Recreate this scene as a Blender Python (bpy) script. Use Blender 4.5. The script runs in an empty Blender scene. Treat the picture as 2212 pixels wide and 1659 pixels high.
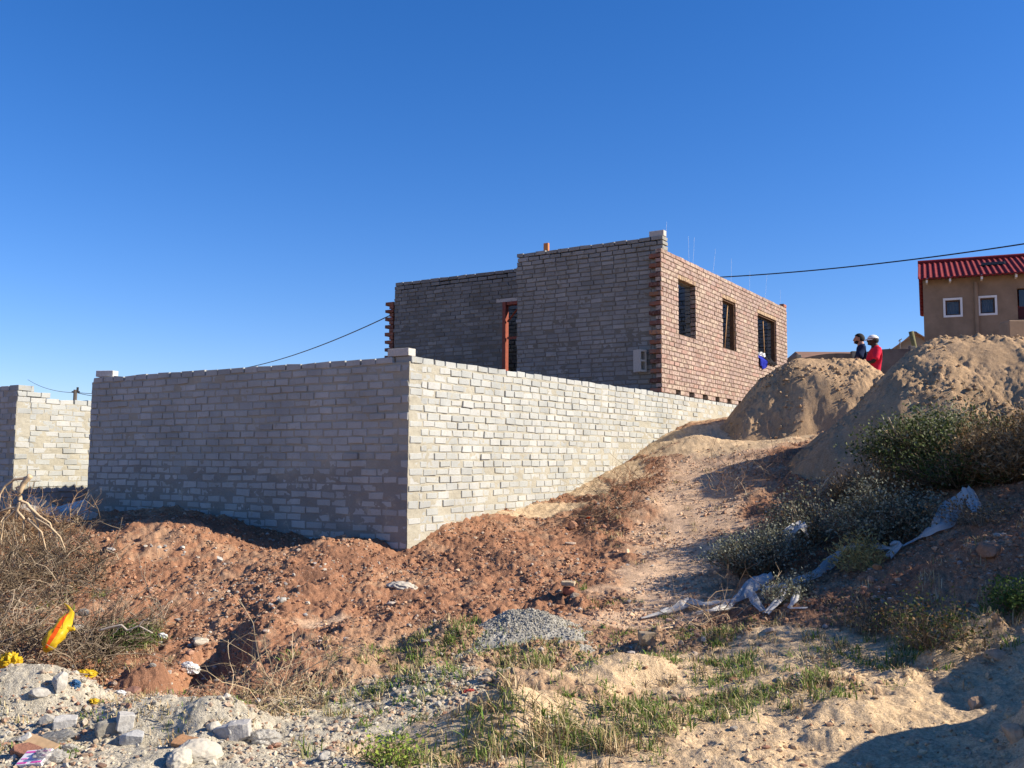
import bpy, bmesh, math, random
import numpy as np
from mathutils import Vector, Matrix, noise as mnoise
R = math.radians
random.seed(7)
rng = np.random.default_rng(11)
S = bpy.context.scene
C = S.collection

# ------------------------------------------------------------------ camera
EYE = np.array([0.0, 0.0, 1.6]); FPX = 2100.0
_p, _r = R(4.8), R(0.3)
_F = np.array([0, math.cos(_p), math.sin(_p)]); _R0 = np.array([1.0, 0, 0]); _U0 = np.cross(_R0, _F)
_R = math.cos(_r) * _R0 + math.sin(_r) * _U0; _U = -math.sin(_r) * _R0 + math.cos(_r) * _U0
cam = bpy.data.objects.new('camera', bpy.data.cameras.new('camera')); C.objects.link(cam)
cam.matrix_world = Matrix(((_R[0], _U[0], -_F[0], EYE[0]), (_R[1], _U[1], -_F[1], EYE[1]), (_R[2], _U[2], -_F[2], EYE[2]), (0, 0, 0, 1)))
cam.data.sensor_width = 36; cam.data.lens = FPX / 2212 * 36
cam.data.clip_start = 0.05; cam.data.clip_end = 3000
S.camera = cam

# ------------------------------------------------------------------ sky and sun
SUN_AZ, SUN_EL = 97.0, 31.0          # azimuth clockwise from +Y
w = bpy.data.worlds.new('World'); S.world = w; w.use_nodes = True
nt = w.node_tree; nt.nodes.clear()
sky = nt.nodes.new('ShaderNodeTexSky'); sky.sky_type = 'NISHITA'; sky.sun_disc = False
sky.sun_elevation = R(SUN_EL); sky.sun_rotation = R(SUN_AZ)
sky.altitude = 300; sky.air_density = 1.0; sky.dust_density = 0.25; sky.ozone_density = 3.5
hsv = nt.nodes.new('ShaderNodeHueSaturation'); hsv.inputs['Saturation'].default_value = 1.3
bg = nt.nodes.new('ShaderNodeBackground'); bg.inputs[1].default_value = 0.073
wo = nt.nodes.new('ShaderNodeOutputWorld')
nt.links.new(sky.outputs[0], hsv.inputs['Color']); tint = nt.nodes.new('ShaderNodeMix'); tint.data_type = 'RGBA'; tint.blend_type = 'MULTIPLY'; tint.inputs[0].default_value = 1; tint.inputs[7].default_value = (.97, .95, 1.22, 1)
nt.links.new(hsv.outputs[0], tint.inputs[6]); nt.links.new(tint.outputs[2], bg.inputs[0]); nt.links.new(bg.outputs[0], wo.inputs[0])
sl = bpy.data.lights.new('sun', 'SUN'); sl.energy = 5.0; sl.angle = R(0.53); sl.color = (1.0, 0.90, 0.75)
so = bpy.data.objects.new('sun', sl); C.objects.link(so)
sd = Vector((math.sin(R(SUN_AZ)) * math.cos(R(SUN_EL)), math.cos(R(SUN_AZ)) * math.cos(R(SUN_EL)), math.sin(R(SUN_EL))))
so.rotation_euler = sd.to_track_quat('Z', 'Y').to_euler()
S.view_settings.view_transform = 'Standard'; S.view_settings.look = 'None'
S.view_settings.exposure = 0.95; S.view_settings.gamma = 1.0

# ------------------------------------------------------------------ geometry helpers
def ray(x, y):
    return _F + (x - 1106) / FPX * _R - (y - 829.5) / FPX * _U
def at(x, y, Y):                      # the world point at distance Y seen at photo position x, y
    d = ray(x, y); return EYE + d * (Y / d[1])
def D(a):
    return np.array([math.sin(R(a)), math.cos(R(a)), 0.0])
UD = D(31.94); VD = D(31.94 - 90)      # the two wall directions
PA = np.array([-1.152, 10.854, 0.0])   # the near corner of the retaining wall
LB = 7.11                              # along the side wall to the house corner
PB = PA + UD * LB
ZW, ZWB, ZBT, ZG = 2.83, 2.888, 5.448, 5.70
def on_plane(x, y, P, n):
    d = ray(x, y); t = ((P - EYE) @ n) / (d @ n); return EYE + d * t

def H(ix, iy, seed):
    ix = ix.astype(np.int64); iy = iy.astype(np.int64)
    h = (ix * 374761393 + iy * 668265263 + seed * 974634777) & 0xffffffff
    h = ((h ^ (h >> 13)) * 1274126177) & 0xffffffff
    h = (h ^ (h >> 16)) & 0xffffffff
    h = (h * 2246822519) & 0xffffffff
    return ((h ^ (h >> 15)) & 0xffffff) / float(0x1000000)
def gn(x, y, seed=0):                  # gradient noise, about -0.7..0.7
    ix = np.floor(x); iy = np.floor(y); fx = x - ix; fy = y - iy
    ux = fx * fx * fx * (fx * (fx * 6 - 15) + 10); uy = fy * fy * fy * (fy * (fy * 6 - 15) + 10)
    def g(a, b):
        t = H(ix + a, iy + b, seed) * 6.2831853
        return np.cos(t) * (fx - a) + np.sin(t) * (fy - b)
    n0 = g(0, 0) * (1 - ux) + g(1, 0) * ux; n1 = g(0, 1) * (1 - ux) + g(1, 1) * ux
    return (n0 * (1 - uy) + n1 * uy) * 1.4
def fbm(x, y, o=4, seed=0, g=0.5):
    s = 0; a = 1
    for k in range(o):
        s = s + a * gn(x * 2 ** k + 17.3 * k, y * 2 ** k - 9.1 * k, seed + k); a *= g
    return s
def clods(x, y, seed=0, dens=0.6):     # rounded lumps 0..1 scattered over a unit grid
    ix = np.floor(x); iy = np.floor(y); out = np.zeros_like(x)
    for a in (-1, 0, 1):
        for b in (-1, 0, 1):
            cx, cy = ix + a, iy + b
            px = cx + H(cx, cy, seed); py = cy + H(cx, cy, seed + 1)
            rr = 0.15 + 0.5 * H(cx, cy, seed + 2) ** 2
            on = H(cx, cy, seed + 3) < dens
            d2 = ((x - px) ** 2 + (y - py) ** 2) / rr ** 2
            out = np.maximum(out, np.where(on, rr * np.sqrt(np.maximum(0, 1 - d2)), 0))
    return out
def sst(a, b, x):
    t = np.clip((x - a) / (b - a), 0, 1); return t * t * (3 - 2 * t)

# ------------------------------------------------------------------ terrain
CTRL = []      # world control points of the bare terrain
def cp(px, py, Y): CTRL.append(at(px, py, Y))
for s, z in ((-.1, .62), (.48, .83), (1.18, .96), (2.13, 1.01), (3.09, 1.1), (4.33, 1.37), (5.61, 1.65), (7.31, 2.17), (7.9, 2.34), (9.5, 2.45), (11, 2.55), (14, 2.6)):
    P = PA + UD * s - VD * .05; CTRL.append(np.array([P[0], P[1], z]))
for s, z in ((.19, .72), (.66, .75), (1.67, .74), (2.3, .82), (2.96, .97), (3.66, 1.01), (4.59, .97), (5.78, .88), (7, .88), (9, .9), (12, 1.0)):
    P = PA + VD * s - UD * .05; CTRL.append(np.array([P[0], P[1], z]))
for p in ((300, 1125, 12.2), (430, 1130, 11.3), (300, 1250, 10), (560, 1180, 11), (300, 1330, 8.9), (130, 1200, 10.6), (0, 1150, 11.8), (0, 1300, 9.2),
          (640, 1190, 10.4), (760, 1180, 10.5), (600, 1300, 8.8), (880, 1300, 8.8), (880, 1225, 10.2), (1000, 1170, 10.9), (1180, 1110, 12.4),
          (1200, 1160, 11.4), (1200, 1260, 9.3), (1000, 1270, 9.3), (1250, 1340, 7.8), (1000, 1400, 7.1), (800, 1400, 7.2), (620, 1400, 7.2),
          (560, 1450, 6.7), (700, 1530, 5.9), (900, 1500, 6.0), (900, 1600, 5.1), (1106, 1659, 4.75), (1300, 1560, 5.3), (1100, 1460, 6.3),
          (1400, 1330, 8.0), (1440, 1200, 10), (1500, 1080, 12), (1530, 1000, 13.8), (1600, 945, 15.5), (1330, 1080, 12.2), (1340, 1200, 10.3),
          (1500, 925, 16.6), (1450, 962, 15.4), (1650, 1200, 9.6), (1750, 1150, 10), (1650, 1020, 12.2), (1900, 1200, 8.6), (2050, 1150, 8.2),
          (2212, 1050, 8.6), (2212, 985, 10.2), (2000, 1000, 10.5), (1860, 1060, 10.8), (1900, 1300, 7.2), (2100, 1250, 6.8), (2212, 1200, 6.8), (1700, 1330, 7.3),
          (1800, 1420, 6.2), (2000, 1430, 6.0), (1600, 1450, 6.2), (1400, 1450, 6.3), (1700, 1500, 5.6), (1500, 1600, 4.95), (1900, 1600, 4.8),
          (1850, 1500, 5.45), (330, 1535, 5.75), (230, 1572, 5.4), (350, 1659, 4.75), (0, 1500, 6.3), (60, 1600, 5.2), (0, 1659, 4.8), (560, 1650, 4.85),
          (180, 1480, 7.3), (330, 1470, 7.5), (420, 1500, 7.4), (250, 1400, 8.2), (100, 1430, 7.7), (0, 1420, 7.8)):
    cp(*p)
for q in ((6.8, 8, 1.9), (7.5, 6, 1.9), (6, 4.5, 1.5), (4.5, 3, .9), (9, 10, 2.6), (12, 12, 3), (12, 6, 3), (3, 1, .3), (0, 2.6, .08), (-3, 3, .0), (0, 0, .0), (-6, 0, -.1), (5, 0, .5),
          (-5, 6, .0), (-8, 9, .3), (0, -6, .0), (-8, -6, -.2), (8, -6, .8), (-12, 12, .6), (-14, 18, 1.0), (5.5, 18, 2.6), (7, 19.5, 2.6), (9, 20, 2.65), (12, 20, 2.7), (8, 24, 2.7), (14, 26, 3.0),
          (7, 16, 2.45), (9, 14, 2.5), (20, 30, 3.2), (5, 30, 2.8), (-10, 30, 1.5), (-20, 20, .6), (30, 10, 3.6), (0, 60, 2.5), (40, 50, 3.5), (-50, 50, 0), (60, 0, 3), (-60, 0, -1), (0, -60, -.5), (50, -50, 1), (-50, -50, -1.5),
          (0, 400, -2), (400, 400, -2), (-400, 400, -4), (400, 0, -2), (-400, 0, -4), (0, -400, -4), (400, -400, -4), (-400, -400, -4), (10, 17, 2.6), (15, 15, 3.0)):
    CTRL.append(np.array(q, float))
CTRL = np.array(CTRL)
def phi(r2): return np.sqrt(r2 + .30)
_d2 = ((CTRL[:, None, :2] - CTRL[None, :, :2]) ** 2).sum(-1)
_A = phi(_d2) + np.eye(len(CTRL)) * -0.004
_n = len(CTRL); _M = np.zeros((_n + 1, _n + 1)); _M[:_n, :_n] = _A; _M[:_n, _n] = 1; _M[_n, :_n] = 1
_w = np.linalg.solve(_M, np.append(CTRL[:, 2], 0))
def base_z(x, y):
    x = np.asarray(x, float); y = np.asarray(y, float); sh = x.shape; x = x.ravel(); y = y.ravel()
    o = np.full(x.shape, _w[_n])
    for k in range(_n): o += _w[k] * phi((x - CTRL[k, 0]) ** 2 + (y - CTRL[k, 1]) ** 2)
    return o.reshape(sh)
LUMPS = []     # x, y, rx, ry, height: hummocks, banks and hollows
def lump_z(x, y):
    o = np.zeros_like(x)
    for (a, b, rx, ry, h, p) in LUMPS:
        q = ((x - a) / rx) ** 2 + ((y - b) / ry) ** 2
        m = q < 9
        o[m] += h * np.exp(-(q[m] ** p))
    return o
def low_z(x, y):
    return base_z(x, y) + lump_z(np.asarray(x, float), np.asarray(y, float))
def march(px, py, fn):
    d = ray(px, py); Y = np.arange(3.2, 45, .02)
    P = EYE[None] + d[None] * (Y / d[1])[:, None]
    z = fn(P[:, 0], P[:, 1]); k = np.nonzero(P[:, 2] < z)[0]
    return P[k[0]] if len(k) else P[-1]
def L(px, py, w_, dp, h, p=1.0):
    P = march(px, py, base_z); LUMPS.append((P[0], P[1], w_, dp, h, p))
L(1240, 1395, .45, .30, .05); L(1170, 1492, .44, .19, .09, 2); L(1330, 1462, .30, .17, .08, 2); L(1110, 1562, .30, .14, .08, 2); L(1245, 1525, .32, .12, -.08, 2); L(1400, 1500, .16, .12, -.07, 2); L(1010, 1540, .35, .12, -.05, 2); L(960, 1425, .22, .12, -.07, 2); L(930, 1620, .35, .10, -.07, 2); L(1480, 1395, .3, .12, .05, 2); L(960, 1395, .30, .22, .13); L(1390, 1450, .3, .2, .07)
L(1240, 1560, .45, .2, .09); L(1010, 1590, .35, .2, .11, 2); L(1010, 1520, .3, .2, .05); L(860, 1430, .2, .3, -.08); L(1130, 1590, .2, .15, .08)
L(930, 1475, .5, .3, .04); L(330, 1500, .25, .3, .16, 2); L(455, 1470, .24, .5, -.34, 2); L(540, 1400, .25, .35, .10); L(270, 1440, .35, .3, -.08); L(560, 1400, .3, .5, .10)
L(370, 1570, .55, .22, .15, 2); L(60, 1530, .4, .25, .20, 2); L(470, 1600, .2, .2, .06, 2); L(1180, 1225, .6, .5, .06); L(1050, 1215, .5, .25, .06); L(620, 1230, .6, .4, .05); L(860, 1180, .2, .3, -.05)
L(300, 1135, .6, .6, .06); L(2000, 1262, .9, .3, .12); L(1850, 1545, .25, .15, .04)
L(1950, 1462, .10, .06, .05, 2); L(2040, 1430, .16, .08, .10, 2); L(2110, 1400, .18, .08, .14, 2); L(1890, 1500, .12, .07, -.04, 2); L(1700, 1560, .14, .08, -.03, 2); L(1780, 1600, .1, .06, .03, 2)
LUMPS += [(2.95, 4.35, .60, .55, .50, 3), (2.45, 3.7, .5, .5, .30, 2), (3.5, 5.2, .5, .5, .30, 2), (3.3, 3.7, .7, .7, .35, 2),
          (4.6, 5.3, .7, .8, .25, 1), (7.2, 7.6, 1.6, 1.0, .5, 2)]

def in_plot(x, y):
    s = (x - PA[0]) * UD[0] + (y - PA[1]) * UD[1]; t = (x - PA[0]) * VD[0] + (y - PA[1]) * VD[1]
    a = sst(.10, .16, s) * sst(.10, .16, t) * (1 - sst(5.50, 5.56, t)) * (1 - sst(16, 17, s))
    b = sst(.10, .16, s) * sst(8.15, 8.21, t) * (1 - sst(16, 17, s)) * (1 - sst(18, 19, t))
    return np.maximum(a, b)

# soil zones, world-space ellipses: (x, y, rx, ry, weight)
ZC = {}
def zone(spec, x, y, edge=.5):
    o = np.zeros_like(x)
    k = id(spec)
    if k not in ZC: ZC[k] = [(*march(px, py, low_z)[:2], rx, ry) for (px, py, rx, ry) in spec]
    for (a, b_, rx, ry) in ZC[k]:
        P = (a, b_)
        q = ((x - P[0]) / rx) ** 2 + ((y - P[1]) / ry) ** 2
        o = np.maximum(o, np.exp(-q * .7))
    return o
PATH = [(1440, 1270, .48, 1.0), (1470, 1180, .48, 1.2), (1500, 1100, .45, 1.4), (1530, 1020, .6, 1.4), (1560, 965, .8, 1.2), (1400, 1345, .6, .3), (1430, 1300, .35, .6), (700, 1345, .25, .15)]
SAND = [(1600, 950, 1.2, 1.2), (1440, 950, .6, .8), (1350, 1020, .30, 1.0), (1180, 1100, .5, .30), (1270, 1055, .25, .8), (1100, 1112, .5, .15),
        (1600, 1450, 1.2, .6), (1800, 1440, .9, .5), (1500, 1600, 1.2, .7), (1900, 1600, 1.3, .9), (1300, 1650, .6, .4), (2150, 1500, 1.0, .9), (1540, 930, 1.2, .8)]
GREY = [(350, 1600, 1.3, .6), (60, 1560, .8, .7), (650, 1590, .8, .6), (800, 1520, .6, .5), (850, 1620, .7, .5), (100, 1640, 1.2, .6), (950, 1480, .35, .25)]
def soil(x, y):
    n = fbm(x * 1.3, y * 1.3, 4, 50) * .28 + fbm(x * 7, y * 7, 3, 60) * .12
    sa = sst(.34, .55, zone(SAND, x, y) + n); gr = sst(.34, .55, zone(GREY, x, y) + n)
    far = sst(22, 40, np.hypot(x, y)); sa = np.maximum(sa, far)
    plateau = sst(15.0, 17, y - .4 * x) * sst(2, 4, x); sa = np.maximum(sa, plateau * sst(-.2, .2, n + .15))
    behind = sst(2.8, 1.5, y); sa = np.maximum(sa, behind * .8)
    gr = gr * (1 - sa * (x > .6))
    return sa, gr
def trod(x, y): return sst(.25, .75, zone(PATH, x, y) + fbm(x * 2.2, y * 2.2, 3, 58) * .30)
def ground_z(x, y, fine=True):
    x = np.asarray(x, float); y = np.asarray(y, float)
    z = low_z(x, y)
    r = np.hypot(x, y)
    sa, gr = soil(x, y) if fine else (np.zeros_like(x), np.zeros_like(x))
    rough = (1 - .85 * sa) * (1 - .88 * (trod(x, y) if fine else 0)) * (1 - .55 * gr)
    near = 1 - sst(28, 45, r)
    z = z + near * (fbm(x * .9, y * .9, 3, 5) * .05 + fbm(x * 3.1, y * 3.1, 4, 8, .6) * .032 * rough)
    if fine:
        m = sst(-.15, .45, fbm(x * .8, y * .8, 3, 77))
        z = z + near * rough * (clods(x * 5.5, y * 5.5, 100, .14) * .06 * m + clods(x * 13, y * 13, 120, .30) * .028 * (.20 + .8 * m) + fbm(x * 22, y * 22, 2, 90) * .007
            + (np.abs(fbm(x * 2.7, y * 2.7, 3, 301)) - .25) * .045 + (np.abs(gn(x * 8, y * 8, 311)) - .2) * .030 * m + (np.abs(gn(x * 19, y * 19, 313)) - .2) * .020 + (np.abs(gn(x * 41, y * 41, 317)) - .2) * .010)
        z = z + near * (clods(x * 31, y * 31, 140, .5) * .013 * rough + (sa) * (-clods(x * 4.6, y * 4.6, 160, .5) * .024 + fbm(x * 9, y * 9, 4, 95) * .014))
    ip = in_plot(x, y)
    z = z * (1 - ip) + (2.62 + fbm(x * 2, y * 2, 2, 3) * .03) * ip
    return z
def gp(px, py): return march(px, py, lambda x, y: ground_z(x, y))
def gz(x, y): return float(ground_z(np.array([x]), np.array([y]))[0])

# ------------------------------------------------------------------ materials
def mat(name, rough=.9, spec=.2):
    m = bpy.data.materials.new(name); m.use_nodes = True
    b = m.node_tree.nodes['Principled BSDF']; b.inputs['Roughness'].default_value = rough
    b.inputs['Specular IOR Level'].default_value = spec
    return m, m.node_tree, b
def N(t, typ, **kw):
    n = t.nodes.new(typ)
    for k, v in kw.items():
        if k in n.inputs: n.inputs[k].default_value = v
        else: setattr(n, k, v)
    return n
def ramp(t, fac, stops):
    r = t.nodes.new('ShaderNodeValToRGB'); e = r.color_ramp.elements
    while len(e) < len(stops): e.new(.5)
    for k, (p, c) in enumerate(stops):
        e[k].position = p; e[k].color = (*c, 1) if len(c) == 3 else c
    t.links.new(fac, r.inputs[0]); return r.outputs[0]
def mixc(t, fac, a, b, mode='MIX'):
    n = t.nodes.new('ShaderNodeMix'); n.data_type = 'RGBA'; n.blend_type = mode
    for s, v in ((n.inputs[0], fac), (n.inputs[6], a), (n.inputs[7], b)):
        if isinstance(v, (int, float)): s.default_value = v
        elif isinstance(v, tuple): s.default_value = (*v, 1)
        else: t.links.new(v, s)
    return n.outputs[2]
def noise_n(t, scale, detail=4, rough=.6, dist=0):
    co = t.nodes.new('ShaderNodeTexCoord'); n = N(t, 'ShaderNodeTexNoise', Scale=scale, Detail=detail, Roughness=rough, Distortion=dist)
    t.links.new(co.outputs['Object'], n.inputs['Vector']); return n.outputs['Fac']
def bump(t, b, h, strength=.5, dist=.01):
    n = N(t, 'ShaderNodeBump', Strength=strength, Distance=dist); t.links.new(h, n.inputs['Height']); t.links.new(n.outputs[0], b.inputs['Normal'])
def vcol(t, name='col'):
    a = t.nodes.new('ShaderNodeAttribute'); a.attribute_name = name; return a.outputs['Color']
def simple(name, col, rough=.85, spec=.2, var=.12, scale=30, b_=.3, bd=.004, metallic=0):
    m, t, b = mat(name, rough, spec)
    n = noise_n(t, scale); v = ramp(t, n, [(.25, tuple(max(0, c * (1 - var * 2)) for c in col)), (.75, tuple(min(1, c * (1 + var * 2)) for c in col))])
    t.links.new(v, b.inputs['Base Color']); b.inputs['Metallic'].default_value = metallic
    if b_: bump(t, b, n, b_, bd)
    return m
def vmat(name, rough=.9, spec=.15, scale=60, var=.3, b_=.5, bd=.004, trans=0):   # colour attribute times noise
    m, t, b = mat(name, rough, spec)
    n = noise_n(t, scale); g = ramp(t, n, [(.25, (1 - var,) * 3), (.75, (1 + var,) * 3)])
    c = mixc(t, 1.0, vcol(t), g, 'MULTIPLY'); t.links.new(c, b.inputs['Base Color'])
    if b_: bump(t, b, n, b_, bd)
    if trans:
        tr = t.nodes.new('ShaderNodeBsdfTranslucent'); t.links.new(c, tr.inputs[0]); mx = N(t, 'ShaderNodeMixShader'); mx.inputs[0].default_value = trans
        t.links.new(b.outputs[0], mx.inputs[1]); t.links.new(tr.outputs[0], mx.inputs[2]); t.links.new(mx.outputs[0], t.nodes['Material Output'].inputs[0])
    return m

# ------------------------------------------------------------------ object helpers
def put(o, parent=None):
    C.objects.link(o)
    if parent is not None: o.parent = parent
    return o
def tag(o, label=None, cat=None, group=None, kind=None):
    if label: o['label'] = label
    if cat: o['category'] = cat
    if group: o['group'] = group
    if kind: o['kind'] = kind
    return o
def thing(name, label, cat, loc=(0, 0, 0), rotz=0, group=None):
    o = bpy.data.objects.new(name, None); C.objects.link(o); o.location = loc; o.rotation_euler = (0, 0, rotz)
    o.empty_display_size = .1
    return tag(o, label, cat, group)
def np_mesh(name, V, Fq, m, parent=None, col=None, smooth=False, origin=None):
    V = np.asarray(V, np.float32)
    Fs = [np.asarray(f, np.int32) for f in (Fq if isinstance(Fq, (list, tuple)) else [Fq]) if len(f)]
    me = bpy.data.meshes.new(name)
    if origin is None: origin = V.mean(0) * np.array([1, 1, 0]) + np.array([0, 0, V[:, 2].min()]) if parent is None else np.zeros(3)
    V = V - np.asarray(origin, np.float32)
    me.vertices.add(len(V)); me.vertices.foreach_set('co', V.ravel())
    nl = sum(f.size for f in Fs); nf = sum(len(f) for f in Fs)
    me.loops.add(nl); me.loops.foreach_set('vertex_index', np.concatenate([f.ravel() for f in Fs]))
    me.polygons.add(nf); st = []; k = 0
    for f in Fs:
        st.append(k + np.arange(len(f)) * f.shape[1]); k += f.size
    me.polygons.foreach_set('loop_start', np.concatenate(st).astype(np.int32))
    me.update(calc_edges=True)
    me.polygons.foreach_set('use_smooth', np.full(nf, bool(smooth)))
    if col is not None:
        a = me.color_attributes.new('col', 'FLOAT_COLOR', 'POINT'); c4 = np.ones((len(V), 4), np.float32); c4[:, :3] = col; a.data.foreach_set('color', c4.ravel())
    me.validate(); me.update()
    if m: me.materials.append(m)
    o = bpy.data.objects.new(name, me); o.location = Vector(origin); put(o, parent)
    return o
class MB:                               # collects boxes and tubes into one mesh
    def __init__(s): s.V = []; s.F4 = []; s.F3 = []; s.C = []; s.n = 0
    def add(s, V, F4=(), F3=(), col=(1, 1, 1)):
        V = np.asarray(V, float); s.V.append(V)
        if len(F4): s.F4.append(np.asarray(F4) + s.n)
        if len(F3): s.F3.append(np.asarray(F3) + s.n)
        s.C.append(np.broadcast_to(np.asarray(col, float), (len(V), 3))); s.n += len(V)
    def hexa(s, P8, col=(1, 1, 1)):    # bottom four then top four
        s.add(P8, [[0, 3, 2, 1], [4, 5, 6, 7], [0, 1, 5, 4], [1, 2, 6, 5], [2, 3, 7, 6], [3, 0, 4, 7]], (), col)
    def box(s, o, a, b, c, col=(1, 1, 1), jit=0, bev=0):   # corner o, edge vectors a, b, c
        o, a, b, c = (np.asarray(q, float) for q in (o, a, b, c))
        if np.dot(np.cross(a, b), c) < 0: a, b = b, a
        P = np.array([o, o + a, o + a + b, o + b, o + c, o + a + c, o + a + b + c, o + b + c])
        if jit: P = P + rng.normal(0, jit, P.shape)
        if bev:
            la, lb, lc = (np.linalg.norm(q) for q in (a, b, c)); bm = bmesh.new(); vs = [bm.verts.new(q) for q in P]
            for f in [[0, 3, 2, 1], [4, 5, 6, 7], [0, 1, 5, 4], [1, 2, 6, 5], [2, 3, 7, 6], [3, 0, 4, 7]]: bm.faces.new([vs[i] for i in f])
            bmesh.ops.bevel(bm, geom=bm.edges[:], offset=bev, segments=1, affect='EDGES')
            s.bm(bm, col); return
        s.hexa(P, col)
    def bm(s, bm, col=(1, 1, 1)):
        bm.verts.index_update(); V = [v.co[:] for v in bm.verts]
        F4 = []; F3 = []
        for f in bm.faces:
            i = [v.index for v in f.verts]
            if len(i) == 4: F4.append(i)
            elif len(i) == 3: F3.append(i)
            else: F3 += [[i[0], i[k], i[k + 1]] for k in range(1, len(i) - 1)]
        bm.free(); s.add(V, F4, F3, col)
    def tube(s, pts, r0, r1=None, n=5, col=(1, 1, 1), cap=True):
        pts = np.asarray(pts, float); r1 = r0 if r1 is None else r1; k = len(pts)
        rr = np.linspace(r0, r1, k) if np.isscalar(r0) else np.asarray(r0)
        T = np.gradient(pts, axis=0); T /= np.linalg.norm(T, axis=1)[:, None] + 1e-9
        up = np.array([0, 0, 1.]) if abs(T[0, 2]) < .9 else np.array([1., 0, 0])
        V = []
        for i in range(k):
            a = np.cross(T[i], up); a /= np.linalg.norm(a) + 1e-9; b = np.cross(T[i], a); up = np.cross(a, T[i]) if False else up
            th = np.arange(n) * 2 * math.pi / n
            V.append(pts[i] + rr[i] * (np.cos(th)[:, None] * a + np.sin(th)[:, None] * b))
        V = np.concatenate(V); F = [[i * n + j, i * n + (j + 1) % n, (i + 1) * n + (j + 1) % n, (i + 1) * n + j] for i in range(k - 1) for j in range(n)]
        F3 = []
        if cap:
            V = np.vstack([V, pts[0], pts[-1]]); c0 = k * n
            F3 = [[c0, (j + 1) % n, j] for j in range(n)] + [[c0 + 1, (k - 1) * n + j, (k - 1) * n + (j + 1) % n] for j in range(n)]
        s.add(V, F, F3, col)
    def build(s, name, m, parent=None, smooth=False, origin=None):
        V = np.concatenate(s.V); F = []
        if s.F4: F.append(np.concatenate(s.F4))
        if s.F3: F.append(np.concatenate(s.F3))
        if parent is not None:
            V = to_local(V, parent)
        return np_mesh(name, V, F, m, parent, np.concatenate(s.C), smooth, origin)
def to_local(V, parent):
    ch = []; p = parent
    while p is not None: ch.append(p); p = p.parent
    Mx = Matrix.Identity(4)
    for q in ch: Mx = (Matrix.LocRotScale(q.location, q.rotation_euler, q.scale)) @ Mx
    Mi = np.array(Mx.inverted()); V = np.asarray(V, float)
    return V @ Mi[:3, :3].T + Mi[:3, 3]
def grid_faces(nr, nc):
    i = np.arange(nr - 1)[:, None] * nc + np.arange(nc - 1)[None]
    return np.stack([i, i + 1, i + nc + 1, i + nc], -1).reshape(-1, 4)

# ------------------------------------------------------------------ ground mesh
def soil_colour(x, y):
    sa, gr = soil(x, y)
    n1 = fbm(x * .9, y * .9, 4, 201); n2 = fbm(x * 6, y * 6, 4, 211); n3 = fbm(x * 40, y * 40, 2, 221)
    red = np.array([.295, .152, .088]); redd = np.array([.215, .112, .068]); redl = np.array([.36, .225, .14])
    san = np.array([.53, .39, .24]); sand2 = np.array([.43, .31, .19]); pth_ = np.array([.54, .375, .245]); gre = np.array([.43, .385, .295]); tan = np.array([.36, .26, .165])
    def lerp(a, b, t): return a * (1 - t[..., None]) + b * t[..., None]
    c = lerp(red, redd, sst(-.1, .6, n1 + n2 * .4)); c = lerp(c, redl, sst(.15, .75, -n1 + n2 * .7) * .8)
    s_ = lerp(san, sand2, sst(-.1, .7, n2 + n1 * .5)); g_ = lerp(gre, gre * .8, sst(-.1, .6, n2))
    fore = sst(8.2, 6.6, y + .35 * x) * sst(-1.6, -.6, x) * (1 - sa)     # pale tan soil under the grass
    c = lerp(c, tan, fore * .75)
    c = lerp(c, pth_ * (1 + .25 * n2[..., None]), trod(x, y) * .95)
    c = lerp(c, g_, gr); c = lerp(c, s_, sa)
    c = c * (1 + .30 * n3[..., None])
    return np.clip(c, .01, .9)
az = np.concatenate([np.radians(np.arange(-180, -42, 3)), np.radians(np.arange(-42, -31, .25)), np.radians(np.arange(-31, 31, .07)), np.radians(np.arange(31, 44, .2)), np.radians(np.arange(44, 180.1, 3))])
rr = np.concatenate([np.array([.02, .5, 1, 1.6, 2.2, 2.8, 3.2]), np.exp(np.arange(math.log(3.5), math.log(14), .0024)), np.exp(np.arange(math.log(14), math.log(26), .006)), np.exp(np.arange(math.log(26.2), math.log(1200), .09))])
AZ, RR = np.meshgrid(az, rr); gx = RR * np.sin(AZ); gy = RR * np.cos(AZ)
gzz = ground_z(gx.ravel(), gy.ravel()); gc = soil_colour(gx.ravel(), gy.ravel())
gm, t, b = mat('soil', .95, .05)
n1 = noise_n(t, 90, 5, .65); n2 = noise_n(t, 14, 5, .6)
g = ramp(t, n1, [(.28, (.62, .60, .58)), (.5, (1, 1, 1)), (.74, (1.35, 1.36, 1.38))])
c = mixc(t, 1.0, vcol(t), g, 'MULTIPLY')
co = t.nodes.new('ShaderNodeTexCoord'); vo = N(t, 'ShaderNodeTexVoronoi', Scale=38.0); t.links.new(co.outputs['Object'], vo.inputs['Vector'])
pm = ramp(t, vo.outputs['Distance'], [(.16, (1, 1, 1)), (.24, (0, 0, 0))])
sel = ramp(t, vo.outputs['Color'], [(.62, (0, 0, 0)), (.66, (1, 1, 1))])
pm2 = mixc(t, 1.0, pm, sel, 'MULTIPLY')
c2 = mixc(t, pm2, c, mixc(t, .55, c, (.5, .42, .34)))
t.links.new(c2, b.inputs['Base Color'])
ad = N(t, 'ShaderNodeMath', operation='MULTIPLY_ADD'); t.links.new(pm2, ad.inputs[0]); ad.inputs[1].default_value = .35; t.links.new(n1, ad.inputs[2])
bump(t, b, ad.outputs[0], .8, .014)
M_soil = gm
o = np_mesh('ground', np.stack([gx.ravel(), gy.ravel(), gzz], 1), grid_faces(len(rr), len(az))[:, ::-1], gm, None, gc, True, origin=(0, 0, 0))
tag(o, kind='structure')
del AZ, RR, gzz, gc
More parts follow.
